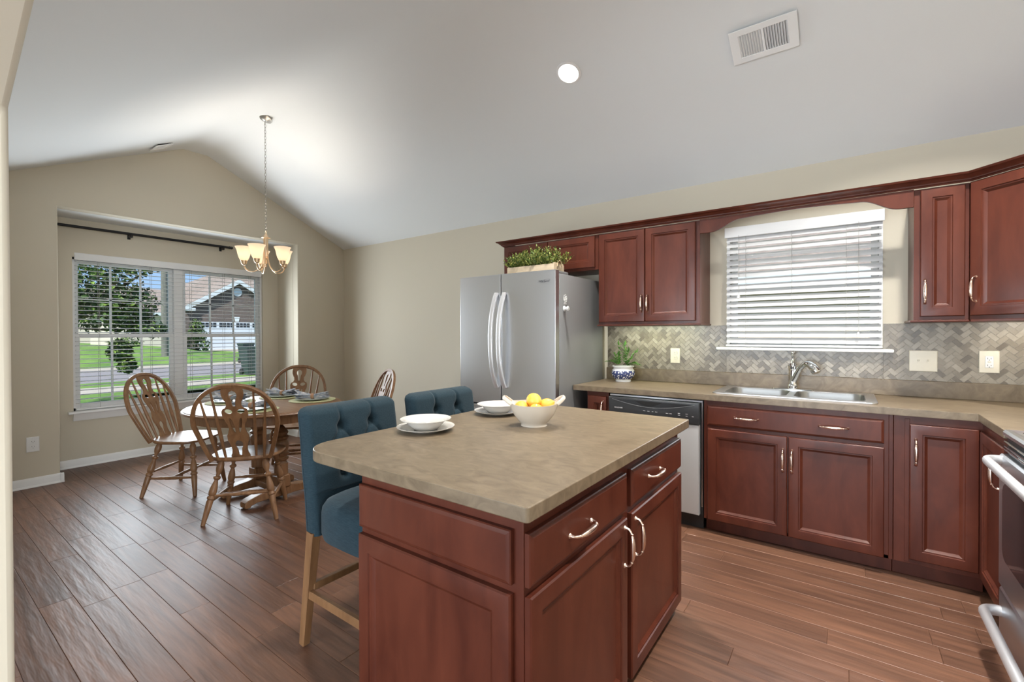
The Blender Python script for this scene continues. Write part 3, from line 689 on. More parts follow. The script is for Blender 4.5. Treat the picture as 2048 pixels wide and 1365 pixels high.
# magnets on the side
b = MB(); c = Vector((3.9465, -.754, 1.581))
for k in range(6):
    a = k*pi/3+.3; cc = c+Vector((0, cos(a), sin(a)))*.017
    b.tube([cc+Vector((0, .011*cos(q)*1.0, .013*sin(q))) for q in [2*pi*i/14 for i in range(14)]], .0017, 6, closed=True)
b.tube([c+Vector((0, .009*cos(q), .009*sin(q))) for q in [2*pi*i/14 for i in range(14)]], .0017, 6, closed=True)
for k in range(3): b.tube([c+Vector((0, -.002+.014*(k-1), -.028)), c+Vector((0, .014*(k-1)*1.2, -.045))], .0017, 6)
tag(b.build('magnet', plate_w, origin=(3.9465, -.754, 1.545)), 'white wire flower magnet on the side of the refrigerator', 'magnet')
b = MB(); MK = fr((3.9425, -.766, 1.503), (0, 1, 0)); b.lathe([(0, 0), (.02, 0), (.021, .006), (.011, .012), (.011, .02), (.017, .026), (.019, .034), (.012, .041), (0, .042)], 22, MK)
tag(b.build('magnet', plate_w, origin=(3.9425, -.766, 1.486)), 'round white knob magnet below the flower magnet', 'magnet')

# planter on top of the refrigerator
t = thing('planter_box', 'pale wooden box of leafy boxwood greenery on top of the refrigerator', 'planter', (3.61, -.655, 1.765))
b = MB(); x0, x1, y0, y1, z0 = 3.385, 3.835, -.735, -.575, 1.7655
b.box((x0, y0, z0), (x1, y0+.012, z0+.044), .001, 1); b.box((x0, y0, z0+.046), (x1, y0+.012, z0+.096), .001, 1); b.box((x0, y1-.012, z0), (x1, y1, z0+.096), .001, 1)
b.box((x0, y0+.012, z0), (x0+.012, y1-.012, z0+.105), .001, 1); b.box((x1-.012, y0+.012, z0), (x1, y1-.012, z0+.105), .001, 1); b.box((x0+.012, y0+.012, z0), (x1-.012, y1-.012, z0+.01))
b.build('box', crate, t, smooth=0)
b = MB(); b.tube([(x1+.003, -.69, z0+.08)]+[(x1+.006, -.655-.035*cos(pi*i/10), z0+.08+.045*sin(pi*i/10)) for i in range(11)]+[(x1+.003, -.62, z0+.08)], .004, 8); b.build('handle', rope_m, t)
b = MB(); b.box((x0+.013, y0+.013, z0+.07), (x1-.013, y1-.013, z0+.088)); b.build('soil', soil, t, smooth=0)
b = MB(); rnd = random.Random(11)
for i in range(230):
    bx_ = rnd.uniform(x0+.015, x1-.015); by_ = rnd.uniform(y0+.015, y1-.015); fx = (bx_-3.61)/.225; fy = (by_+.655)/.06
    d = Vector((fx*.55+rnd.gauss(0, .25), fy*.5+rnd.gauss(0, .25), 1)).normalized(); h = rnd.uniform(.06, .155)*(1.0+.12*rnd.random())
    if abs(fx) > .85: d = Vector((math.copysign(rnd.uniform(.5, 1.1), fx), fy*.4, .8)).normalized()
    h *= .75+.3*max(0, 1-abs(fx-.35)); base = Vector((bx_, by_, z0+.085))
    for k in range(9):
        a = k/8; p = base+d*h*(.25+.75*a); ang = k*2.4+i
        sd = Vector((cos(ang), sin(ang), .35+.6*a)).normalized(); b.leaf(p, (sd+d*.5), Vector((rnd.gauss(0, .4), rnd.gauss(0, .4), 1)), rnd.uniform(.022, .034), rnd.uniform(.011, .016))
b.build('foliage', boxleaf, t, smooth=0)

# blue and white pot plant
t = thing('potted_plant', 'leafy green plant in a blue and white china pot on the worktop', 'plant', (4.165, -.165, .9145))
PX, PY_, PZ = 4.165, -.165, .9145
b = MB(); b.lathe([(0, 0), (.062, 0), (.064, .008), (.060, .014), (.075, .026), (.093, .055), (.096, .075), (.088, .096), (.079, .106), (.080, .118), (.090, .125), (.089, .130), (.078, .128), (.074, .110), (0, .108)], 40, Matrix.Translation((PX, PY_, PZ))); b.build('pot', pot_m, t, smooth=60)
b = MB(); b.lathe([(0, .111), (.072, .111), (.05, .118), (0, .12)], 24, Matrix.Translation((PX, PY_, PZ))); b.build('soil', soil, t)
b = MB(); rnd = random.Random(5)
for i in range(20):
    a = rnd.uniform(0, 2*pi); tilt = rnd.uniform(.05, 1.25); h = rnd.uniform(.09, .20)*(1-.25*tilt)
    d = Vector((cos(a)*tilt*.7, sin(a)*tilt*.5, 1)).normalized(); p = Vector((PX+cos(a)*.03, PY_+sin(a)*.03, PZ+.112)); n = 6
    for k in range(1, n+1):
        d = (d+Vector((cos(a)*.10*tilt, sin(a)*.08*tilt, -.10*tilt))).normalized(); p = p+d*h/n
        if k >= 2: 
            for sg in (-1, 1):
                sd = d.cross(Vector((-sin(a), cos(a), .2)))*.3+Vector((-sin(a), cos(a), .3))*sg*.8+d
                if p.x < PX-.085: continue
                b.leaf(p, sd, Vector((0, 0, 1))-d*.3, rnd.uniform(.026, .042), rnd.uniform(.012, .018))
    if p.x > PX-.075: b.leaf(p, d, Vector((cos(a), sin(a), 1)), .05, .018)
b.build('foliage', potleaf, t, smooth=0)

# ------------------------------------------------------------------ dishwasher
t = thing('dishwasher', 'stainless dishwasher with black control panel beside the sink cabinet', 'dishwasher', (4.57, -.3, 0))
b = MB(); b.box((4.245, -.60, .1), (4.905, -.02, .868)); b.build('body', black_m, t, smooth=0)
b = MB(); b.rloft(.632, .60, [(0, 0), (0, .032), (.004, .038), (.012, .040)], fr((4.254, -.60, .106), (1, 0, 0))); dd = b.build('door', steel3, t, smooth=20)
cp = MB(); bb = bmesh.new(); n = 24; rows = []
M_ = fr((4.250, -.60, .708), (1, 0, 0)); wq = .640; hq = .142
cp.rloft(wq, hq, [(0, 0), (0, .042), (.004, .047), (.008, .048)], M_); co = cp.build('control_panel', panel_m, t, smooth=20)
b = MB(); b.tube([M_ @ Vector((.03+(wq-.06)*i/30, .128-.042*sin(pi*i/30), .0485)) for i in range(31)], .0018, 6); b.build('curved_trim', sidegrey, co)
b = MB(); b.prism([(.03, .130)]+[(.03+(wq-.06)*i/30, .128-.040*sin(pi*i/30)) for i in range(31)]+[(wq-.03, .130)], .0012, M=M_ @ Matrix.Translation((0, 0, .0482))); b.build('pocket_band', black_m, co, smooth=0)
b = MB(); b.prism([(.2, .128)]+[(.2+.2*i/12, .128-.034*sin(pi*i/12)) for i in range(13)]+[(.4, .128)], .002, M=M_ @ Matrix.Translation((0, 0, .0494))); b.build('handle_pocket', dark_m, co, smooth=0)
lett = mat('panel_print', (.62, .62, .62), .5)
text('FRIGIDAIRE', M_ @ Matrix.Translation((.078, .066, .0484)), .0125, lett, co, 'brand_lettering', .0004)
for cx, cz, w_ in ((.27, .060, .016), (.30, .060, .016), (.33, .060, .010), (.355, .060, .016), (.43, .058, .016), (.455, .058, .016), (.51, .066, .014), (.51, .054, .014), (.56, .066, .014), (.56, .052, .012), (.60, .052, .012)):
    b = MB(); b.box((cx-w_/2, cz-.0014, .0482), (cx+w_/2, cz+.0014, .0489), 0, 1, M_); b.build('button_mark', lett, co, smooth=0)
b = MB(); b.box((4.25, -.57, .0), (4.90, -.53, .1), .003); b.build('kick_plate', black_m, t, smooth=0)
b = MB(); b.box((4.246, -.612, .853), (4.902, -.60, .867), .002, 1); b.box((4.898, -.615, .16), (4.9035, -.60, .867), 0); b.build('side_trim', steel2, t, smooth=0)

# ------------------------------------------------------------------ range
t = thing('range', 'stainless freestanding range with black cooktop at the right edge', 'range', (6.5, -1.46, 0))
y0, y1 = -1.845, -1.088; x0 = 6.215
b = MB(); b.box((x0, y0, .03), (6.82, y1, .895), .002, 1); b.box((x0+.03, y0+.03, 0), (6.8, y1-.03, .03)); b.build('body', sidegrey, t, smooth=0)
b = MB(); b.rloft(y1-y0, .54, [(0, 0), (0, .02), (.006, .028), (.014, .030)], fr((x0, y1, .275), (0, -1, 0))); od = b.build('oven_door', steel, t, smooth=20)
b = MB(); b.prism(rrect(.07, y1-y0-.07, .13, .44, .05), .002, M=fr((x0-.030, y1, .275), (0, -1, 0))); b.build('window', blackglass, od, smooth=0)
def rail(z, xo, parent, r=.019, zin=None):
    pts = []; yl, yr = y1-.03, y0+.03
    for i in range(7): a = i/6*pi/2; pts.append((x0-.026-xo*sin(a) if i else x0-.026, yl-.012-.045*(1-cos(a)), z))
    for i in range(7): a = pi/2-i/6*pi/2; pts.append((x0-.026-xo*sin(a), yr+.012+.045*(1-cos(a)), z))
    b = MB(); b.tube(pts, r, 14, flat=(1.0, .8)); return b.build('handle', satin, parent)
rail(.795, .052, od)
b = MB(); b.rloft(y1-y0, .205, [(0, 0), (0, .018), (.006, .026), (.014, .028)], fr((x0, y1, .06), (0, -1, 0))); dw = b.build('storage_drawer', steel, t, smooth=20); rail(.175, .058, dw, .022)
b = MB(); b.box((x0-.004, y0, .822), (x0+.02, y1, .884)); b.build('vent_strip', black_m, t, smooth=0)
b = MB()
for z in (.833, .846, .866): b.tube([(x0-.012, y1-.006, z), (x0-.012, y0+.006, z)], .0045, 8)
b.build('trim_bars', chrome, t)
b = MB(); b.rloft(y1-y0, .62, [(0, 0), (0, .012), (.006, .022), (.018, .025), (.034, .018)], fr((x0-.018, y1, .893), (0, -1, 0), (1, 0, 0))  if False else Matrix(((0, 1, 0, x0-.018), (-1, 0, 0, y1), (0, 0, 1, .893), (0, 0, 0, 1)))); b.build('cooktop', steel2, t, smooth=20)
b = MB(); b.box((x0+.03, y0+.04, .905), (6.78, y1-.04, .914), .002, 1); b.build('cooktop_glass', blackglass, t, smooth=0)
for cy_ in (-1.27, -1.66):
    b = MB()
    for xx in (6.30, 6.40, 6.52, 6.64, 6.74): b.box((xx-.005, cy_-.155, .928), (xx+.005, cy_+.155, .94), .002, 1)
    for yy in (-.15, 0, .15): b.box((6.27, cy_+yy-.005, .928), (6.76, cy_+yy+.005, .94), .002, 1)
    for xx in (6.275, 6.755):
        for yy in (-.15, .15): b.box((xx-.006, cy_+yy-.006, .913), (xx+.006, cy_+yy+.006, .93))
    b.build('burner_grate', black_m, t, smooth=0)
    for xx in (6.40, 6.62): 
        b = MB(); b.lathe([(0, .913), (.045, .913), (.04, .922), (.02, .925), (0, .925)], 20, Matrix.Translation((xx, cy_, 0))); b.build('burner', black_m, t)
b = MB(); b.box((6.76, y0, .9), (6.83, y1, 1.13), .01); b.build('backguard', steel, t, smooth=30)

# ------------------------------------------------------------------ island
t = thing('kitchen_island', 'dark cherry kitchen island cabinet with drawers and doors under its own worktop', 'island', (4.72, -2.25, 0))
b = MB(); b.box((4.385, -2.888, .05), (5.03, -1.61, .876)); b.box((4.42, -2.85, 0), (4.96, -1.64, .05)); b.build('body', cherry, t, smooth=0, bevel=.002)
FI = lambda x, z: fr((x, -2.888, z), (1, 0, 0))
door(FI(4.389, .690), .612, .138, t, None, name='end_drawer_panel', loops=DRAW); door(FI(4.389, .06), .612, .607, t, None, name='end_panel')
door(FX(-2.884, .688), .616, .134, t, [(.262, .062)], False, 'drawer', DRAW); door(FX(-2.224, .688), .612, .136, t, [(.235, .070)], False, 'drawer', DRAW)
door(FX(-2.884, .06), .616, .604, t, [(.588, .512)]); door(FX(-2.224, .06), .612, .604, t, [(.028, .512)])
b = MB(); o = arc(4.097+.13, -2.945+.13, .13, 180, 270, 12)+arc(5.082-.012, -2.945+.012, .012, 270, 360, 3)+arc(5.082-.012, -1.60-.012, .012, 0, 90, 3)+arc(4.097+.13, -1.60-.13, .13, 90, 180, 12)
b.prism(o, .038, M=Matrix.Translation((0, 0, .8765))); tag(b.build('island_worktop', lam, smooth=40, bevel=.003, origin=(4.6, -2.27, .8765)), 'tan stone-look worktop with rounded seating corners on the kitchen island', 'worktop')

# plates, bowls, lemons
TZ = .9147
def plate(x, y, label):
    b = MB(); b.lathe([(0, 0), (.062, 0), (.066, .003), (.085, .008), (.118, .018), (.119, .0205), (.085, .012), (.064, .0065), (0, .006)], 48, Matrix.Translation((x, y, TZ)))
    return tag(b.build('plate', porcelain, smooth=60, origin=(x, y, TZ)), label, 'plate', 'white plates on the island')
def soup(x, y, label):
    b = MB(); b.lathe([(0, .0065), (.045, .0065), (.05, .009), (.066, .024), (.080, .040), (.090, .046), (.104, .049), (.1045, .0515), (.090, .0495), (.076, .043), (.060, .026), (.045, .013), (0, .011)], 48, Matrix.Translation((x, y, TZ)))
    return tag(b.build('soup_bowl', porcelain, smooth=60, origin=(x, y, TZ+.0065)), label, 'bowl', 'white soup bowls on the island')
plate(4.262, -2.487, 'round white plate under a soup bowl, at the nearer stool'); soup(4.262, -2.487, 'white rimmed soup bowl stacked on the plate nearer the camera')
plate(4.262, -1.998, 'round white plate under a soup bowl, partly behind the fruit bowl'); soup(4.262, -1.998, 'white rimmed soup bowl stacked on the plate behind the fruit bowl')
BX, BY = 4.567, -2.135
t = thing('fruit_bowl', 'cream ceramic two-handled bowl holding lemons on the island', 'bowl', (BX, BY, TZ))
ang = math.atan2(.588, .81); MBW = Matrix.Translation((BX, BY, TZ)) @ Matrix.Rotation(ang, 4, 'Z')
b = MB()
def bowlring(r, z, lift): return lambda a: (r*1.03*cos(a), r*.97*sin(a), z+lift*abs(cos(a))**6)
prof_ = [(.001, .004, 0), (.05, .004, 0), (.052, .0, 0), (.056, .0, 0), (.054, .008, 0), (.062, .018, 0), (.085, .048, 0), (.098, .074, .004), (.106, .094, .012), (.1075, .097, .012), (.1045, .097, .012), (.094, .074, .004), (.08, .048, 0), (.055, .020, 0), (.03, .014, 0), (.001, .013, 0)]
b.grid(lambda u, v: Vector(bowlring(*[prof_[int(round(v*(len(prof_)-1)))][i] for i in (0, 1, 2)])(2*pi*u)), 48, len(prof_)-1, MBW, closeu=True); b.build('bowl', cream, t, smooth=60)
for sg in (-1, 1):
    b = MB(); b.tube([(sg*(.098+.034*sin(pi*i/16)), .044*cos(pi*i/16), .098+.026*sin(pi*i/16)) for i in range(17)], .0058, 10, M=MBW, flat=(1.5, .9)); b.build('handle', cream, t)
rnd = random.Random(2)
LP = [((.0, .005, .107), .035, 'lemon on top of the pile in the fruit bowl'), ((.055, .0, .085), .034, 'lemon at the right side of the fruit bowl'), ((-.055, -.008, .077), .033, 'lemon low at the left side of the fruit bowl'), ((.008, -.052, .072), .031, 'lemon half hidden behind the front rim of the fruit bowl'), ((.0, .055, .075), .033, 'lemon at the back of the fruit bowl'), ((.025, .0, .046), .03, None)]
for (p, r, lb) in LP[:5]:
    w = MBW @ Vector(p); pr_ = [(0, -r*1.22), (r*.12, -r*1.18), (r*.22, -r*1.06)]+[(r*cos(a)*.93, r*sin(a)*1.05) for a in [R(-66+132*i/14) for i in range(15)]]+[(r*.22, r*1.06), (r*.12, r*1.18), (0, r*1.22)]
    q = Matrix.Translation(w) @ Matrix.Rotation(rnd.uniform(0, 6), 4, 'Z') @ Matrix.Rotation(rnd.uniform(1.0, 1.7), 4, 'Y'); b = MB(); b.lathe(pr_, 24, q)
    tag(b.build('lemon', lemon_m, smooth=60, origin=w), lb, 'lemon', 'lemons in the fruit bowl')

# ------------------------------------------------------------------ bar stools
def make_stool(label):
    """local: x forward, seat centre at y=0, back plane at x=0"""
    t = thing('bar_stool', label, 'stool', (0, 0, 0), 'teal bar stools at the island'); HW = .24
    def lean(z): return -.045*max(0, (z-.62)/.4)**1.6+.03*max(0, (.62-z)/.14)*0
    btn = [(-.078, .918), (.078, .918), (-.157, .812), (0, .812), (.157, .812), (-.078, .72), (.078, .72)]
    segs = [((-.078, .918), (-.085, 1.02)), ((.078, .918), (.085, 1.02)), ((-.078, .918), (-.157, .812)), ((-.078, .918), (0, .812)), ((.078, .918), (0, .812)), ((.078, .918), (.157, .812)), ((-.157, .812), (-.078, .72)), ((0, .812), (-.078, .72)), ((0, .812), (.078, .72)), ((.157, .812), (.078, .72))]
    def sd(p, a, c):
        ax, ay = a; dx, dy = c[0]-ax, c[1]-ay; k = max(0, min(1, ((p[0]-ax)*dx+(p[1]-ay)*dy)/(dx*dx+dy*dy))); return math.hypot(p[0]-ax-dx*k, p[1]-ay-dy*k)
    def hw(z):
        k = max(0, z-(1.01-.032)); return HW-.032+math.sqrt(max(0, max(0, .032**2-k*k)))
    def thick(y, z):
        ey = max(0, 1-((HW-abs(y))/.03)) ; ez = max(0, 1-(1.01-z)/.035) if z > .9 else 0
        k = math.sqrt(max(0, 1-min(1, ey)**2))*math.sqrt(max(0, 1-min(1, ez)**2)); return .012+k*.052
    def front(u, v):
        y = (u*2-1)*HW; z = .485+v*(1.01-.485)
        d = sum(.030*math.exp(-((y-q[0])**2+(z-q[1])**2)/.00042) for q in btn)+.010*sum(math.exp(-(sd((y, z), *s)/.007)**2) for s in segs)
        if z < .70: d *= max(0, (z-.64)/.06)
        puff = .010*(1-abs(u*2-1)**4) if z > .66 else 0
        return Vector((lean(z)+thick(y, z)+puff-d, y*hw(z)/HW*(1-.06*max(0, (.75-z)/.27)), z))
    def back(u, v):
        y = (1-u*2)*HW; z = .485+v*(1.01-.485); e = max(0, 1-(HW-abs(y))/.02); return Vector((lean(z)+.02*min(1, e)**2, y*hw(z)/HW*(1-.06*max(0, (.75-z)/.27)), z))
    b = MB(); NU, NV = 84, 84; b.grid(front, NU, NV)
    b.grid(back, 30, NV)
    for v0 in (0, 1):
        b.grid(lambda u, v, v0=v0: front(u, v0).lerp(back(1-u, v0), v), NU, 3)
    for u0 in (0, 1):
        b.grid(lambda u, v, u0=u0: front(u0, u).lerp(back(1-u0, u), v), NV, 3)
    bmesh.ops.remove_doubles(b.bm, verts=b.bm.verts[:], dist=.0004); bmesh.ops.recalc_face_normals(b.bm, faces=b.bm.faces[:])
    for q in btn:
        if q[1] > .75: b.ball(front((q[0]/HW+1)/2, (q[1]-.485)/.525)+Vector((.003, 0, 0)), .009, (.6, 1, 1), seg=12)
    b.build('backrest', teal, t, smooth=55)
    def seat(u, v):
        a = u*2*pi; k = .5; c, s = cos(a), sin(a); ex = math.copysign(abs(c)**k*.222, c); ey = math.copysign(abs(s)**k*(HW-.005), s)
        rr_ = [0, .85, .97, 1, 1, .985, .93, .8, .5, 0]; zz = [.485, .485, .49, .515, .59, .615, .637, .652, .664, .668]
        i = int(round(v*9)); x = .265+ex*rr_[i]; return Vector((x, ey*rr_[i], zz[i]-.0*x))
    b = MB(); b.grid(seat, 56, 9, closeu=True); bmesh.ops.remove_doubles(b.bm, verts=b.bm.verts[:], dist=.0005); bmesh.ops.recalc_face_normals(b.bm, faces=b.bm.faces[:]); b.build('seat', teal, t, smooth=50)
    def leg(p0, p1, r0, r1):
        b = MB(); p0, p1 = Vector(p0), Vector(p1); b.tube([p0, p0.lerp(p1, .5)+Vector((.0, 0, 0)), p1], [r0, (r0+r1)/2, r1], flat=(-1, 1), up=(1, 0, 0)); b.ball(p1-Vector((0, 0, .004)), .009, (1, 1, .7), seg=10); b.build('leg', honey, t, smooth=30)
    for sg in (-1, 1):
        leg((.03, sg*.205, .50), (-.035, sg*.212, .011), .022, .0165); leg((.445, sg*.205, .50), (.468, sg*.21, .011), .021, .016)
    b = MB(); 
    for sg in (-1, 1): 
        b = MB(); b.box((.0, sg*.209-.011, .215), (.455, sg*.209+.011, .25), .003, 1); b.build('side_rail', honey, t, smooth=30)
    b = MB(); b.box((-.005+.0, -.2, .245), (.021, .2, .275), .003, 1); b.build('back_rail', honey, t, smooth=30)
    b = MB(); b.box((.448, -.2, .18), (.473, .2, .215), .003, 1); b.build('foot_rail', honey, t, smooth=30)
    return t
s1 = make_stool('teal tufted bar stool at the near end of the island'); s1.location = (3.86, -2.56, 0)
s2 = dup(s1); s2['label'] = 'teal tufted bar stool farther along the island, nearer the refrigerator'; s2.location = (3.895, -2.02, 0)

# ------------------------------------------------------------------ dining table
TX, TY, TR = 1.85, -1.96, .575
t = thing('dining_table', 'round golden oak dining table on two turned columns below the chandelier', 'table', (TX, TY, 0))
b = MB(); b.lathe([(0, .718), (TR-.02, .718), (TR-.008, .722), (TR, .732), (TR-.004, .739), (TR-.012, .741), (TR-.014, .746), (TR-.03, .75), (0, .75)], 72, Matrix.Translation((TX, TY, 0))); b.build('tabletop', oak_top, t, smooth=25)
b = MB(); b.lathe([(TR-.085, .655), (TR-.062, .655), (TR-.062, .718), (TR-.085, .718), (TR-.085, .655)], 72, Matrix.Translation((TX, TY, 0))); b.build('apron', oak, t, smooth=30)
CPR = [(.0, .052), (.22, .052), (.23, .046), (.27, .04), (.30, .056), (.33, .058), (.36, .044), (.39, .060), (.42, .062), (.45, .05), (.50, .056), (.58, .062), (.64, .058), (.67, .046), (.70, .06), (.73, .062), (.76, .046), (.80, .056), (.82, .056)]
TYc = TY+.03
for cx in (TX-.22, TX+.16):
    b = MB(); b.box((cx-.055, TYc-.055, .09), (cx+.055, TYc+.055, .20), .012, 1); b.box((cx-.055, TYc-.055, .60), (cx+.055, TYc+.055, .656), .012, 1); b.turned((cx, TYc, .19), (cx, TYc, .61), [(a, r*.98) for a, r in CPR], 28); b.build('column', oak, t, smooth=35)
    for sg in (-1, 1):
        b = MB(); o = [(0, .03), (0, .115), (.05, .115), (.07, .105), (.10, .098), (.16, .092), (.22, .08), (.265, .066), (.29, .05), (.295, .03), (.29, .006), (.255, .006), (.245, .02), (.20, .032), (.1, .036)]
        b.prism(o, .085, M=Matrix(((0, 0, 1, cx-.0425), (sg, 0, 0, TYc), (0, 1, 0, 0), (0, 0, 0, 1)))); b.build('foot', oak, t, smooth=30, bevel=.006)
b = MB(); b.box((TX-.22, TYc-.05, .05), (TX+.16, TYc+.05, .10), .01, 2); b.build('base_beam', oak, t, smooth=30)
b = MB(); b.box((TX-.28, TY-.09, .655), (TX+.28, TY+.09, .718)); b.build('top_cleat', oak, t, smooth=0)

# place settings
rnd = random.Random(9)
PS = [(2.09, -2.19, -42, 'in front of the chair nearest the camera'), (1.53, -2.10, 205, 'in front of the chair under the window'), (1.56, -1.68, 138, 'in front of the chair in the far corner'), (1.98, -1.64, 72, 'in front of the chair by the kitchen wall')]
for i, (x, y, a, wh) in enumerate(PS):
    b = MB(); b.lathe([(0, .0), (.182, .0), (.186, .003), (.182, .006), (0, .0062)], 48, Matrix.Translation((x, y, .7503)))
    tag(b.build('placemat', mat_green, origin=(x, y, .7503)), 'round woven yellow-green placemat '+wh, 'placemat', 'placemats on the dining table')
    b = MB(); b.lathe([(0, 0), (.08, 0), (.085, .003), (.135, .012), (.136, .0145), (.085, .008), (0, .006)], 44, Matrix.Translation((x, y, .7566)))
    tag(b.build('dinner_plate', china, smooth=60, origin=(x, y, .7566)), 'pale dinner plate under a napkin '+wh, 'plate', 'dinner plates on the dining table')
    M = Matrix.Translation((x, y, .768)) @ Matrix.Rotation(R(36+rnd.uniform(-14, 14)), 4, 'Z')
    t = thing('napkin', 'blue-grey napkin gathered in a wooden ring '+wh, 'napkin', (x, y, .768), 'ringed napkins on the dining table'); ph = rnd.uniform(0, 6)
    def nap(u, v):
        xx = (v*2-1)*.125; w = .016+.046*abs(v*2-1)**1.1; h = .016+.012*abs(v*2-1); a = 2*pi*u
        k = 1+.36*sin(5*a+ph+v*3)*abs(v*2-1)+.2*sin(9*a+ph*2+v*8); return Vector((xx+.012*sin(7*a+ph)*abs(v*2-1)**3, w*cos(a)*k, h+h*.92*sin(a)*k*(1 if sin(a) > 0 else .92/(abs(k)+.001)*1.0)+.006*abs(sin(11*u+ph))*0))
    b = MB(); b.grid(nap, 54, 22, M, closeu=True)
    b.build('cloth', napkin_m, t, smooth=70)
    b = MB(); b.tube([(0, .022*cos(q), .018+.0215*sin(q)) for q in [2*pi*k/22 for k in range(22)]], .0105, closed=True, flat=(-.28, 1.2), up=(0, 1, 0), M=M); b.build('ring', woodring, t, smooth=40)

# ------------------------------------------------------------------ dining chairs
def make_chair():
    """local: faces +x, origin on the floor below the seat centre"""
    t = thing('dining_chair', '', 'chair', (0, 0, 0), 'bow-back oak dining chairs')
    b = MB(); NS = 48
    def so(a):
        c, s = cos(a), sin(a); x = math.copysign(abs(c)**.72, c)*.207; y = math.copysign(abs(s)**.72, s)*(.245-.02*(0.5-.5*c)); return x, y
    RS = [(0, .425), (.6, .418), (.9, .422), (.97, .428), (1, .436), (.995, .445), (.97, .450), (.9, .449), (.7, .443), (.4, .439), (0, .440)]
    b.grid(lambda u, v: Vector((*[q*RS[int(round(v*10))][0] for q in so(2*pi*u)], RS[int(round(v*10))][1]-(.006*cos(2*pi*u) if .5 < v < .95 else 0))), NS, 10, closeu=True)
    bmesh.ops.remove_doubles(b.bm, verts=b.bm.verts[:], dist=.0004); bmesh.ops.recalc_face_normals(b.bm, faces=b.bm.faces[:]); b.build('seat', oak, t, smooth=50)
    PR = [(0, .013), (.03, .014), (.08, .022), (.13, .024), (.18, .020), (.22, .0125), (.25, .012), (.265, .022), (.285, .0235), (.305, .020), (.315, .013), (.335, .0125), (.36, .016), (.44, .023), (.50, .0255), (.54, .022), (.555, .017), (.575, .0245), (.60, .0245), (.615, .018), (.64, .0215), (.80, .0185), (1, .0135)]
    top = [(.13, .135), (.13, -.135), (-.13, .135), (-.13, -.135)]; ft = [(.19, .205), (.19, -.205), (-.215, .232), (-.215, -.232)]; P = []
    for a, c in zip(top, ft):
        b = MB(); p0, p1 = Vector((*a, .43)), Vector((*c, 0)); b.turned(p0, p1, PR, 16); b.build('leg', oak, t, smooth=40); P.append((p0, p1))
    pt = lambda i, k: P[i][0].lerp(P[i][1], k)
    SP = [(0, .008), (.12, .009), (.3, .0125), (.36, .011), (.38, .014), (.62, .014), (.64, .011), (.7, .0125), (.88, .009), (1, .008)]
    SP2 = [(0, .008), (.2, .009), (.30, .012), (.34, .010), (.36, .013), (.64, .013), (.66, .010), (.7, .012), (.8, .009), (1, .008)]
    for i, j, k in ((0, 2, .66), (1, 3, .66), (0, 1, .50), (2, 3, .56)):
        b = MB(); b.turned(pt(i, k), pt(j, k), SP if k == .66 else SP2, 12); b.build('stretcher', oak, t, smooth=40)
    b = MB(); b.turned(pt(0, .66).lerp(pt(2, .66), .5), pt(1, .66).lerp(pt(3, .66), .5), SP2, 12); b.build('stretcher', oak, t, smooth=40)
    LX = lambda z: -.178-.20*(z-.445)/.53
    def bow(s):   # s 0..1 along the hoop
        if s < .28 or s > .72:
            k = (s if s < .28 else 1-s)/.28; z = .435+.265*k; y = .182+.078*k**.85; y = y if s < .28 else -y
        else:
            a = (s-.28)/.44*pi; c = cos(a); y = .26*math.copysign(abs(c)**.9, c); z = .70+.275*sin(a)**.92
        return Vector((LX(z), y, z))
    pts = [bow(i/60) for i in range(61)]
    b = MB(); b.tube(pts, [.0125]*61, flat=(-1.0, 1.05), up=(1, 0, 0)); b.build('bow', oak, t, smooth=35)
    def bowz(y):
        return .70+.275*math.sqrt(max(0, 1-(abs(y)/.26)**2.1))
    for sg in (-1, 1):
        for y0_, y1_ in ((.096, .128), (.146, .196)):
            zt = bowz(y1_)-.004; b = MB(); b.turned((LX(.44), sg*y0_, .44), (LX(zt), sg*y1_, zt), [(0, .0075), (.1, .009), (.35, .0125), (.42, .0128), (.6, .010), (1, .006)], 12); b.build('spindle', oak, t, smooth=40)
    # pierced splat
    prof = [(0, .060), (.05, .058), (.09, .050), (.13, .047), (.17, .049), (.22, .056), (.27, .066), (.33, .066), (.38, .056), (.43, .049), (.48, .053), (.54, .066), (.60, .078), (.66, .080), (.69, .074), (.72, .052), (.75, .045), (.79, .047), (.83, .058), (.88, .067), (.93, .067), (.97, .062), (1, .062)]
    S0, S1 = .44, .972; H = S1-S0
    def cr(ts):
        o = []
        for (a, w0), (c, w1) in zip(ts, ts[1:]):
            for k in range(3): q = k/3; o.append((a+(c-a)*q, w0+(w1-w0)*(.5-.5*cos(pi*q))))
        return o+[ts[-1]]
    pr = cr(prof); out = [(w, a*H) for a, w in pr]+[(-w, a*H) for a, w in pr[::-1]]
    el = lambda cx, cy, rx, ry, n=14, ph=0, sk=0: [(cx+rx*cos(2*pi*k/n)+sk*sin(2*pi*k/n), cy+ry*sin(2*pi*k/n)) for k in range(n)]
    kh = lambda cy, h, wmax: [(wmax*q, cy+h*k) for k, q in ((-.5, .0), (-.46, .35), (-.3, .42), (-.05, .55), (.12, .9), (.28, .95), (.4, .7), (.5, 0.0))]
    def keyhole(cy, h, wm): r0 = kh(cy, h, wm); return r0+[(-x, y) for x, y in r0[::-1] if x > 1e-6]
    holes = [keyhole(.835*H, .215*H, .027), el(.038, .665*H, .024, .016, sk=.004), el(-.038, .665*H, .024, .016, sk=-.004), el(.024, .475*H, .010, .055, sk=.010), el(-.024, .475*H, .010, .055, sk=-.010), keyhole(.155*H, .22*H, .026)]
    lm = Matrix(((0, LX(S1)/H-LX(S0)/H, 1, LX(S0)-.006), (1, 0, 0, 0), (0, 1, 0, S0), (0, 0, 0, 1)))
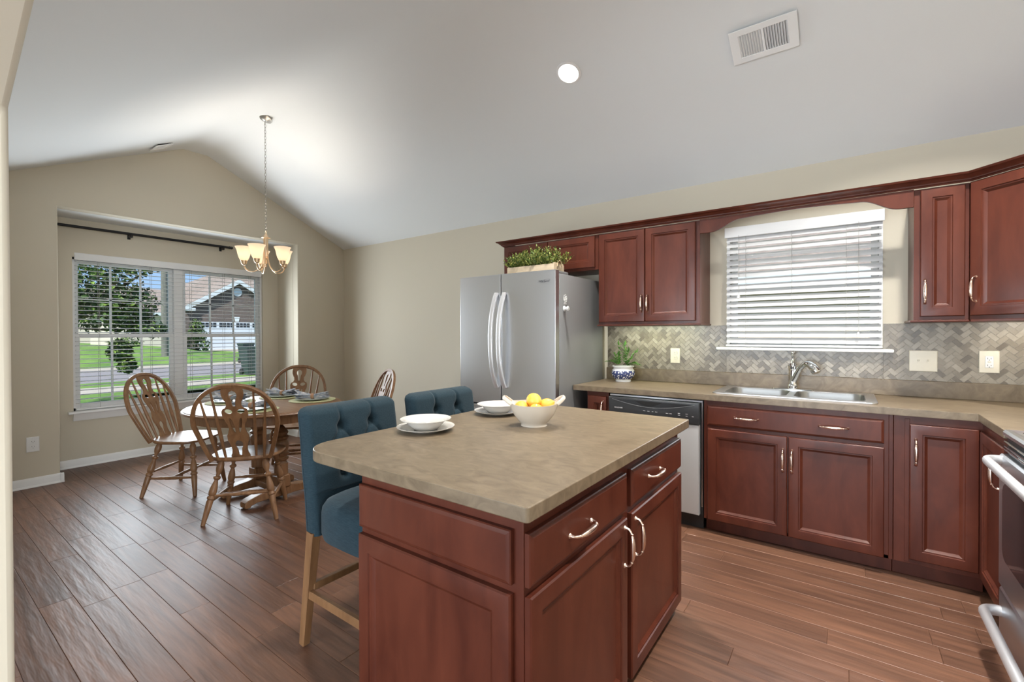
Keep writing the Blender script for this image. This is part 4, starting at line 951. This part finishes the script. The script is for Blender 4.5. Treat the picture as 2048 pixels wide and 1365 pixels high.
    b = MB(); b.prism(out, .012, holes, lm); b.build('splat', oak, t, smooth=30)
    return t
c0 = make_chair()
for i, (x, y, a, lb) in enumerate([(2.085, -2.205, 140, 'oak bow-back dining chair nearest the camera, its back to the island'), (1.117, -2.272, 38, 'oak bow-back dining chair under the window, seen from its side'),
                                   (1.30, -1.45, -40, 'oak bow-back dining chair on the far side of the table, facing the camera'), (2.085, -1.36, 248, 'oak bow-back dining chair by the kitchen wall, only its back edge showing')]):
    o = c0 if i == 0 else dup(c0); o.location = (x, y, 0); o.rotation_euler = (0, 0, R(a)); o['label'] = lb

# ------------------------------------------------------------------ chandelier
HX, HY = 1.419, -1.749; HZ = zc(HY)
t = thing('chandelier', 'brushed gold five-arm chandelier with lit alabaster shades above the dining table', 'chandelier', (HX, HY, 1.87))
qs = Vector((0, 0, -1)).rotation_difference(Vector((0, -SL, -1)).normalized()).to_matrix().to_4x4()
b = MB(); b.lathe([(0, 0), (.064, 0), (.062, -.006), (.05, -.010), (.03, -.024), (.012, -.03), (0, -.031)], 28, Matrix.Translation((HX, HY, HZ-.001)) @ qs); b.build('canopy', chain_m, t)
b = MB(); z = HZ-.035; k = 0
while z > 2.255:
    a = k % 2*pi/2; b.tube([(HX+.0075*cos(q)*cos(a), HY+.0075*cos(q)*sin(a), z-.012+.0165*sin(q)) for q in [2*pi*i/12 for i in range(12)]], .0018, 6, closed=True); z -= .0275; k += 1
b.build('chain', chain_m, t)
b = MB(); b.tube([(HX+.011*cos(q), HY, 2.238+.016*sin(q)) for q in [2*pi*i/16 for i in range(16)]], .0028, 8, closed=True)
b.lathe([(0, 2.226), (.008, 2.225), (.012, 2.215), (.017, 2.205), (.022, 2.194), (.036, 2.190), (.038, 2.186), (.020, 2.182), (0, 2.182)], 24, Matrix.Translation((HX, HY, 0)))
b.lathe([(0, 2.02), (.014, 2.02), (.015, 1.998), (.009, 1.992), (.008, 1.975), (.012, 1.965), (.010, 1.95), (.005, 1.94), (.007, 1.93), (0, 1.922)], 16, Matrix.Translation((HX, HY, 0)))
b.tube([(HX, HY, 2.19), (HX, HY, 2.0)], .006, 8); b.build('column', brass, t)
va = math.atan2(CAM[1]-HY, CAM[0]-HX)
for i in range(5):
    a = va+R(-24+72*i); d = Vector((cos(a), sin(a), 0)); c = Vector((HX, HY, 0)); pts = []
    for r_q, z in ((.016, 2.184), (.016, 2.12), (.017, 2.06), (.021, 2.0), (.032, 1.95), (.052, 1.912), (.082, 1.886), (.112, 1.878), (.142, 1.884), (.163, 1.902), (.173, 1.925), (.175, 1.94)): pts.append((c+d*r_q)+Z3*z)
    sm = []
    for k in range(len(pts)-1):
        p0, p1, p2, p3 = pts[max(k-1, 0)], pts[k], pts[k+1], pts[min(k+2, len(pts)-1)]
        for q in (0, .33, .66): sm.append(.5*((2*p1)+(-p0+p2)*q+(2*p0-5*p1+4*p2-p3)*q*q+(-p0+3*p1-3*p2+p3)*q**3))
    sm.append(pts[-1]); b = MB(); b.tube(sm, .0052, 10); arm = b.build('arm', brass, t)
    MC = Matrix.Translation(c+d*.175)
    b = MB(); b.lathe([(0, 1.932), (.010, 1.932), (.014, 1.937), (.021, 1.942), (.024, 1.958), (.027, 1.972), (.022, 1.973), (0, 1.968)], 20, MC); b.build('socket_cup', brass, arm)
    b = MB(); b.lathe([(.022, 1.968), (.030, 1.975), (.042, 2.0), (.050, 2.03), (.056, 2.06), (.063, 2.08), (.0705, 2.094), (.0675, 2.095), (.060, 2.081), (.053, 2.06), (.047, 2.03), (.039, 2.0), (.027, 1.977), (.022, 1.974)], 36, MC)
    bmesh.ops.delete(b.bm, geom=[q for q in b.bm.faces if len(q.verts) > 4], context='FACES'); b.build('shade', shade_m, arm, smooth=60)
    b = MB(); b.ball((0, 0, 2.012), .021, (1, 1, 1.25), MC); b.build('bulb', bulb_m, arm)
    lamp('chandelier_bulb_light', 'POINT', (c+d*.175+Z3*2.022), 9.8, (1, .88, .74), shadow_soft_size=.03)

# ------------------------------------------------------------------ ceiling fixtures
nrm = Vector((0, -SL, -1)).normalized(); up_ = Vector((0, 1, -SL)).normalized()
def on_slope(x, y, off=0.0): return Vector((x, y, zc(y)))+nrm*off
def slope_frame(x, y, off=0.0):
    o = on_slope(x, y, off); u = up_.cross(nrm); return fr(o, u, up_)   # third axis points into the room
LXc, LYc = 4.194, -1.146
t = thing('recessed_light', 'lit round recessed ceiling light in the sloped ceiling', 'light', on_slope(LXc, LYc)); MS = slope_frame(LXc, LYc)
b = MB(); b.lathe([(.066, 0), (.082, 0), (.080, .005), (.068, .007), (.066, .0)], 40, MS); b.build('trim_ring', white_m, t)
b = MB(); b.lathe([(0, .001), (.067, .001), (.067, .004), (0, .008)], 40, MS); b.build('lens', can_m, t)
warm = (1, .97, .92)
for x in (LXc, ): lamp('recessed_and_fill_lamp', 'AREA', on_slope(x, LYc, .012), 40, warm, aim=(x, LYc-.1, 0), shape='DISK', size=.13, spread=R(118))
lamp('recessed_and_fill_lamp', 'AREA', on_slope(6.1, LYc, .012), 40, warm, aim=(6.0, -1.0, 0), shape='DISK', size=.13, spread=R(118))  # this and the next two are added fill lamps without fittings
lamp('recessed_and_fill_lamp', 'AREA', (4.2, -2.6, zc(-2.6)-.012), 10, warm, aim=(4.3, -2.4, 0), shape='DISK', size=.13, spread=R(118))
lamp('recessed_and_fill_lamp', 'AREA', (6.1, -2.6, zc(-2.6)-.012), 34, warm, aim=(6.0, -2.4, 0), shape='DISK', size=.13, spread=R(118))
def vent(M, w, h, label, n=9):
    t = thing('ceiling_vent', label, 'vent', M.translation); b = MB(); iw, ih = w*.72, h*.66; L = (w-iw)/2; B_ = (h-ih)/2; mid = .012
    o = [(-w/2, -h/2), (w/2, -h/2), (w/2, h/2), (-w/2, h/2)]
    b.prism(o, .006, [rect(-iw/2, -ih/2, -mid/2, ih/2), rect(mid/2, -ih/2, iw/2, ih/2)], M); b.build('frame', white_m, t, smooth=0, bevel=.002)
    b = MB()
    for sg in (-1, 1):
        for k in range(n):
            x = sg*(mid/2+(iw/2-mid/2)*(k+.5)/n); b.box((-.0008, -ih/2, -.008), (.0008, ih/2, .008), 0, 1, M @ Matrix.Translation((x, 0, -.001)) @ Matrix.Rotation(R(42)*sg, 4, 'Y'))
    b.build('fins', white_m, t, smooth=0)
    b = MB(); b.box((-iw/2, -ih/2, -.016), (iw/2, ih/2, -.012), 0, 1, M); b.build('duct_back', dark_m, t, smooth=0)
    return t
vent(slope_frame(5.301, -.955, .012), .325, .205, 'white ceiling register with two banks of fins above the worktop')
nr2 = Vector((0, SL, -1)).normalized(); up2 = Vector((0, 1, SL)).normalized()
M2 = fr(Vector((.31, -2.20, zc(-2.20)))+nr2*.012, up2.cross(nr2), up2)
vent(M2 @ Matrix.Rotation(R(0), 4, 'Z'), .20, .15, 'small white ceiling register high over the dining window', 8)
# under-cabinet lamps
lamp('under_cabinet_light', 'AREA', (4.42, -.17, 1.368), 2.2, (.93, 1, .72), aim=(4.42, -.10, 1.0), shape='RECTANGLE', size=.6, size_y=.06)
lamp('under_cabinet_light', 'AREA', (6.5, -.22, 1.368), 1.6, (1, .93, .80), aim=(6.5, -.12, 1.0), shape='RECTANGLE', size=.3, size_y=.06)

# ------------------------------------------------------------------ curtain rod
t = thing('curtain_rod', 'black curtain rod without curtains across the dining window recess', 'curtain rod', (-.43, -2.07, 2.372))
b = MB(); b.tube([(-.43, -2.868, 2.374), (-.43, -1.285, 2.374)], .0135, 16); b.build('rod', rod_m, t)
b = MB(); b.lathe([(0, 0), (.016, 0), (.018, .012), (.012, .018), (.019, .03), (.012, .042), (0, .044)], 16, fr((-.43, -1.292, 2.374), (1, 0, 0), (0, 0, 1)) @ Matrix.Rotation(pi, 4, 'Y')); b.build('finial', rod_m, t)
for yy in (-2.244, -1.36, -2.845):
    b = MB(); b.box((XB, yy-.014, 2.325), (XB+.006, yy+.014, 2.40), .002, 1); b.tube([(XB+.004, yy, 2.352), (-.43, yy, 2.352)], .008, 8); b.box((-.452, yy-.012, 2.336), (-.408, yy+.012, 2.362), .004, 1); b.build('bracket', rod_m, t, smooth=30)

# ------------------------------------------------------------------ outside the dining window
GZ = -.35
def ground(name, x0, x1, y0, y1, m, z=GZ, t=.05):
    b = MB(); b.box((x0, y0, z-t), (x1, y1, z)); o = b.build(name, m, smooth=0); o['kind'] = 'structure'; return o
def lawnh(x, y):
    k = max(0, min(1, (-24.2-x)/9)); k = k*k*(3-2*k); g = max(0, min(1, (12.5-y)/5)); return GZ+.85*k*g*g*(3-2*g)
b = MB(); b.grid(lambda u, v: Vector((-24-62*u, -30+90*v, lawnh(-24-62*u, -30+90*v)-.0)), 40, 60); o = b.build('lawn_far', lawn_m, smooth=60); o['kind'] = 'structure'
ground('lawn_near', -11.3, -.7, -20, 40, lawn_m); ground('sidewalk', -13.3, -11.3, -30, 60, conc, GZ+.005); ground('lawn_verge', -15.2, -13.3, -30, 60, lawn_m)
ground('road', -22.2, -15.2, -60, 90, asph, GZ-.01); ground('kerb', -24.0, -22.2, -60, 90, conc, GZ+.005)
b = MB(); b.box((-49.5, 16.2, GZ-.04), (-22.4, 22.5, GZ+.012)); o = b.build('driveway_path', conc, smooth=0); o['kind'] = 'structure'
# brick house with garage
HXp = -49.55
t = thing('brick_house', 'dark brick house with a pale gable and a white garage door across the road', 'house', (HXp-5, 19.9, GZ))
b = MB(); b.prism([(14.85, GZ), (24.95, GZ), (24.95, 4.2), (19.9, 7.25), (14.85, 4.2)], 10, M=YZ(HXp-10)); b.build('brick_wall', brick, t, smooth=0)
for sg in (-1, 1):
    b = MB(); dn = Vector((sg*5.35, -3.25)); b.prism([(19.9, 7.45), (19.9+dn.x, 7.45+dn.y), (19.9+dn.x, 7.2+dn.y), (19.9, 7.2)], 11, M=YZ(HXp-10.6)); b.build('gable_roof', shingle, t, smooth=0)
    b = MB(); b.prism([(19.9, 7.40), (19.9+dn.x, 7.40+dn.y), (19.9+dn.x, 6.93+dn.y), (19.9, 6.93)], .12, M=YZ(HXp+.40)); b.build('barge_board', sidetrim, t, smooth=0)
b = MB(); b.box((HXp, 14.75, 3.75), (HXp+.5, 15.6, 4.05)); b.build('eave_return', sidetrim, t, smooth=0)
b = MB(); b.lathe([(0, 0), (.46, 0), (.46, .06), (.36, .08), (0, .06)], 32, fr((HXp, 19.88, 6.0), (0, 1, 0))); b.build('round_vent', sidetrim, t)
b = MB(); b.box((HXp, 16.05, GZ), (HXp+.06, 23.4, 2.62)); b.build('door_surround', sidetrim, t, smooth=0)
b = MB()
for k in range(4): b.box((HXp+.05, 16.15, GZ+.74*k), (HXp+.10, 23.3, GZ+.74*(k+1)-.03), .01, 1)
gd = b.build('garage_door', gdoor, t, smooth=0)
for k in range(4):
    yy = 16.25+1.72*k; b = MB()
    for c in range(4):
        for r in range(2): b.box((HXp+.09, yy+.37*c, 2.08+.26*r), (HXp+.12, yy+.37*c+.31, 2.08+.26*r+.21))
    b.build('garage_window', blackglass, gd, smooth=0)
b = MB(); b.prism([(-.18, 0), (.18, 0), (.28, .5), (-.28, .5)], .06, M=fr((HXp, 19.8, 2.72), (0, 1, 0))); b.build('keystone', sidetrim, t, smooth=0)
bb = bmesh.new(); A = [bb.verts.new(p) for p in ((HXp-1.6, 12.4, 4.15), (HXp-1.6, 30, 4.15), (HXp-16, 30, 4.15), (HXp-16, 12.4, 4.15))]; Bv = [bb.verts.new(p) for p in ((HXp-8.6, 21.6, 9.3), (HXp-8.6, 25, 9.3))]
for q in ((A[0], A[1], Bv[1], Bv[0]), (A[1], A[2], Bv[1]), (A[2], A[3], Bv[0], Bv[1]), (A[3], A[0], Bv[0]), (A[3], A[2], A[1], A[0])): bb.faces.new(q)
b = MB(); b.add(bb); b.build('main_roof', shingle, t, smooth=0)
b = MB(); b.box((HXp-16, 12.6, GZ), (HXp-2.6, 24, 4.1)); b.build('main_wall', siding, t, smooth=0)
# neighbour house with pale siding
t = thing('siding_house', 'pale siding house with brown hipped roof behind the utility pole', 'house', (-37, 8, .3))
b = MB(); b.box((-44, 6.3, .0), (-36, 9.7, 2.8)); b.build('siding_wall', siding, t, smooth=0)
b = MB(); b.prism([(-35.4, 2.75), (-35.4, 2.95), (-40, 5.0), (-44.6, 2.95), (-44.6, 2.75)], 4.1, M=Matrix(((1, 0, 0, 0), (0, 0, -1, 10.0), (0, 1, 0, 0), (0, 0, 0, 1)))); b.build('roof', shingle, t, smooth=0)
b = MB(); b.box((-35.4, 5.9, 2.7), (-35.33, 10.0, 2.95)); b.build('fascia', sidetrim, t, smooth=0)
t = thing('gabled_house', 'far house with a brown gable roof above the siding house', 'house', (-75, 12, .3))
b = MB(); b.box((-80, 6.5, 0), (-70, 17.5, 4.6)); b.build('house_wall', siding, t, smooth=0)
b = MB(); b.prism([(5.5, 4.4), (19, 4.4), (19, 5.2), (14.0, 7.7), (13.2, 7.7), (5.5, 4.8)], 11, M=YZ(-80.5)); b.build('roof', shingle, t, smooth=0)
# pole, bins, shrub, tree
b = MB(); b.lathe([(0, 0), (.19, 0), (.175, 4), (.15, 10), (0, 10)], 18, Matrix.Translation((-28.1, 6.5, GZ+.05))); tag(b.build('utility_pole', polem, origin=(-28.1, 6.5, GZ)), 'weathered wooden utility pole standing on the lawn across the road', 'pole')
def wheelie(x, y, label, s=1.0):
    t = thing('trash_bin', label, 'bin', (x, y, GZ)); M = Matrix.Translation((x, y, GZ)) @ Matrix.Diagonal((s, s, s, 1))
    bb = bmesh.new(); lo = [bb.verts.new(p) for p in ((-.22, -.2, .05), (.22, -.2, .05), (.22, .2, .05), (-.22, .2, .05))]; hi = [bb.verts.new(p) for p in ((-.32, -.28, .98), (.32, -.28, .98), (.32, .28, .98), (-.32, .28, .98))]
    for k in range(4): bb.faces.new((lo[k], lo[(k+1) % 4], hi[(k+1) % 4], hi[k]))
    bb.faces.new(lo[::-1]); bb.faces.new(hi); b = MB(); b.add(bb, M); b.box((-.34, -.3, .93), (.34, .3, .98), .01, 1, M); b.build('body', binm, t, smooth=0)
    b = MB(); b.box((-.36, -.3, .98), (.34, .3, 1.03), .02, 2, M); b.tube([(-.36, -.25, .98), (-.42, -.25, 1.0), (-.42, .25, 1.0), (-.36, .25, .98)], .018, 8, M=M); b.build('lid', binm, t)
    for sy in (-.24, .24):
        b = MB(); b.lathe([(0, -.03), (.12, -.03), (.12, .03), (0, .03)], 18, M @ Matrix.Translation((-.2, sy, .12)) @ Matrix.Rotation(pi/2, 4, 'X')); b.build('wheel', black_m, t)
    return t
wheelie(-14.0, 5.12, 'dark green wheeled trash bin standing by the near verge', 1.12); wheelie(-22.6, 8.75, 'second dark trash bin farther off at the kerb by the driveway', 1.12)
def leafy(name, label, x, y, z0, blobs, n, ll, m, trunk=None, seed=1, cat='tree'):
    t = thing(name, label, cat, (x, y, z0)); rnd = random.Random(seed); b = MB()
    for i in range(n):
        bc, br = rnd.choice(blobs); d = Vector((rnd.gauss(0, 1), rnd.gauss(0, 1), rnd.gauss(0, 1))).normalized(); p = Vector(bc)+Vector((d.x*br[0], d.y*br[1], d.z*br[2]))*rnd.uniform(.55, 1.0)**.6
        b.leaf(p, Vector((rnd.gauss(0, 1), rnd.gauss(0, 1), rnd.gauss(-.3, .8))), d+Vector((0, 0, .7)), ll*rnd.uniform(.7, 1.3), ll*.6*rnd.uniform(.7, 1.3))
    b.build('foliage', m, t, smooth=0)
    if trunk:
        b = MB()
        for pts, rad in trunk: b.tube(pts, rad, 10)
        b.build('trunk', bark, t)
    return t
TXo, TYo = -8.2, -.75
leafy('maple_tree', 'leafy green maple tree close outside the dining window', TXo, TYo, GZ,
      [((TXo, TYo-.1, 2.4), (.7, .9, .6)), ((TXo+.2, TYo-.3, 3.1), (.8, 1.0, .6)), ((TXo, TYo+.6, 3.2), (.7, .7, .45)), ((TXo-.3, TYo+.2, 1.75), (.6, .9, .4)), ((TXo, TYo+.35, 2.1), (.6, .7, .45)), ((TXo+.3, TYo+1.35, 3.35), (.5, .6, .22)), ((TXo, TYo+.8, 1.45), (.4, .4, .18)), ((TXo-.2, TYo-.9, 2.0), (.8, .7, .7)), ((TXo, TYo+.28, .95), (.12, .22, .22)), ((TXo, TYo+.4, .62), (.10, .14, .18)), ((TXo, TYo+1.9, 3.3), (.4, .35, .25)), ((TXo+.1, TYo+.3, 3.9), (1.0, 1.6, .5)), ((TXo-.1, TYo-.5, 2.6), (.7, .8, .9)), ((TXo-.1, TYo+.1, 2.0), (.7, 1.0, .6))], 7600, .12, treeleaf,
      [([(TXo-.6, TYo-.95, GZ), (TXo-.5, TYo-.9, 1.4), (TXo-.2, TYo-.3, 3.4)], [.10, .09, .05]), ([(TXo-.45, TYo-.85, 1.7), (TXo-.1, TYo+.4, 2.5), (TXo, TYo+1.2, 3.2)], [.04, .03, .012]), ([(TXo-.4, TYo-.8, 1.5), (TXo, TYo+.2, 1.4), (TXo, TYo+.35, .7)], [.025, .018, .008])], 4)
leafy('conical_shrub', 'small conical evergreen shrub beside the garage door', -42.5, 13.3, GZ, [((-42.5, 13.3, .35), (1.1, 1.1, .8)), ((-42.5, 13.3, 1.2), (.85, .85, .7)), ((-42.5, 13.3, 2.0), (.5, .5, .7))], 1100, .26, treeleaf, [([(-42.5, 13.3, GZ), (-42.5, 13.3, 2.0)], [.08, .03])], 6, 'shrub')
leafy('broad_shrub', 'low dark shrub at the foot of the siding house', -33.5, 6.0, .3, [((-33.5, 6.0, .75), (.5, .9, .4))], 260, .22, treeleaf, [([(-33.5, 6.0, .3), (-33.5, 6.0, .7)], [.05, .03])], 8, 'shrub')
# outside the kitchen window: the next house
t = thing('neighbour_house', 'stone-faced next house with grey roof seen through the kitchen blind', 'house', (5.5, 5.5, GZ))
b = MB(); b.box((-2, 4.6, GZ), (13, 5.4, 2.2)); b.build('stone_wall', tanstone, t, smooth=0)
b = MB(); b.prism([(4.2, 2.05), (9.5, 5.2), (9.5, 5.4), (4.1, 2.2)], 15.4, M=YZ(-2.2)); b.build('roof', shingle, t, smooth=0)
b = MB(); b.box((-2.2, 4.1, 1.98), (13.2, 4.2, 2.22)); b.build('fascia', sidetrim, t, smooth=0)
b = MB(); b.box((-10, .2, GZ-.05), (20, 20, GZ)); o = b.build('lawn_side', lawn_m, smooth=0); o['kind'] = 'structure'
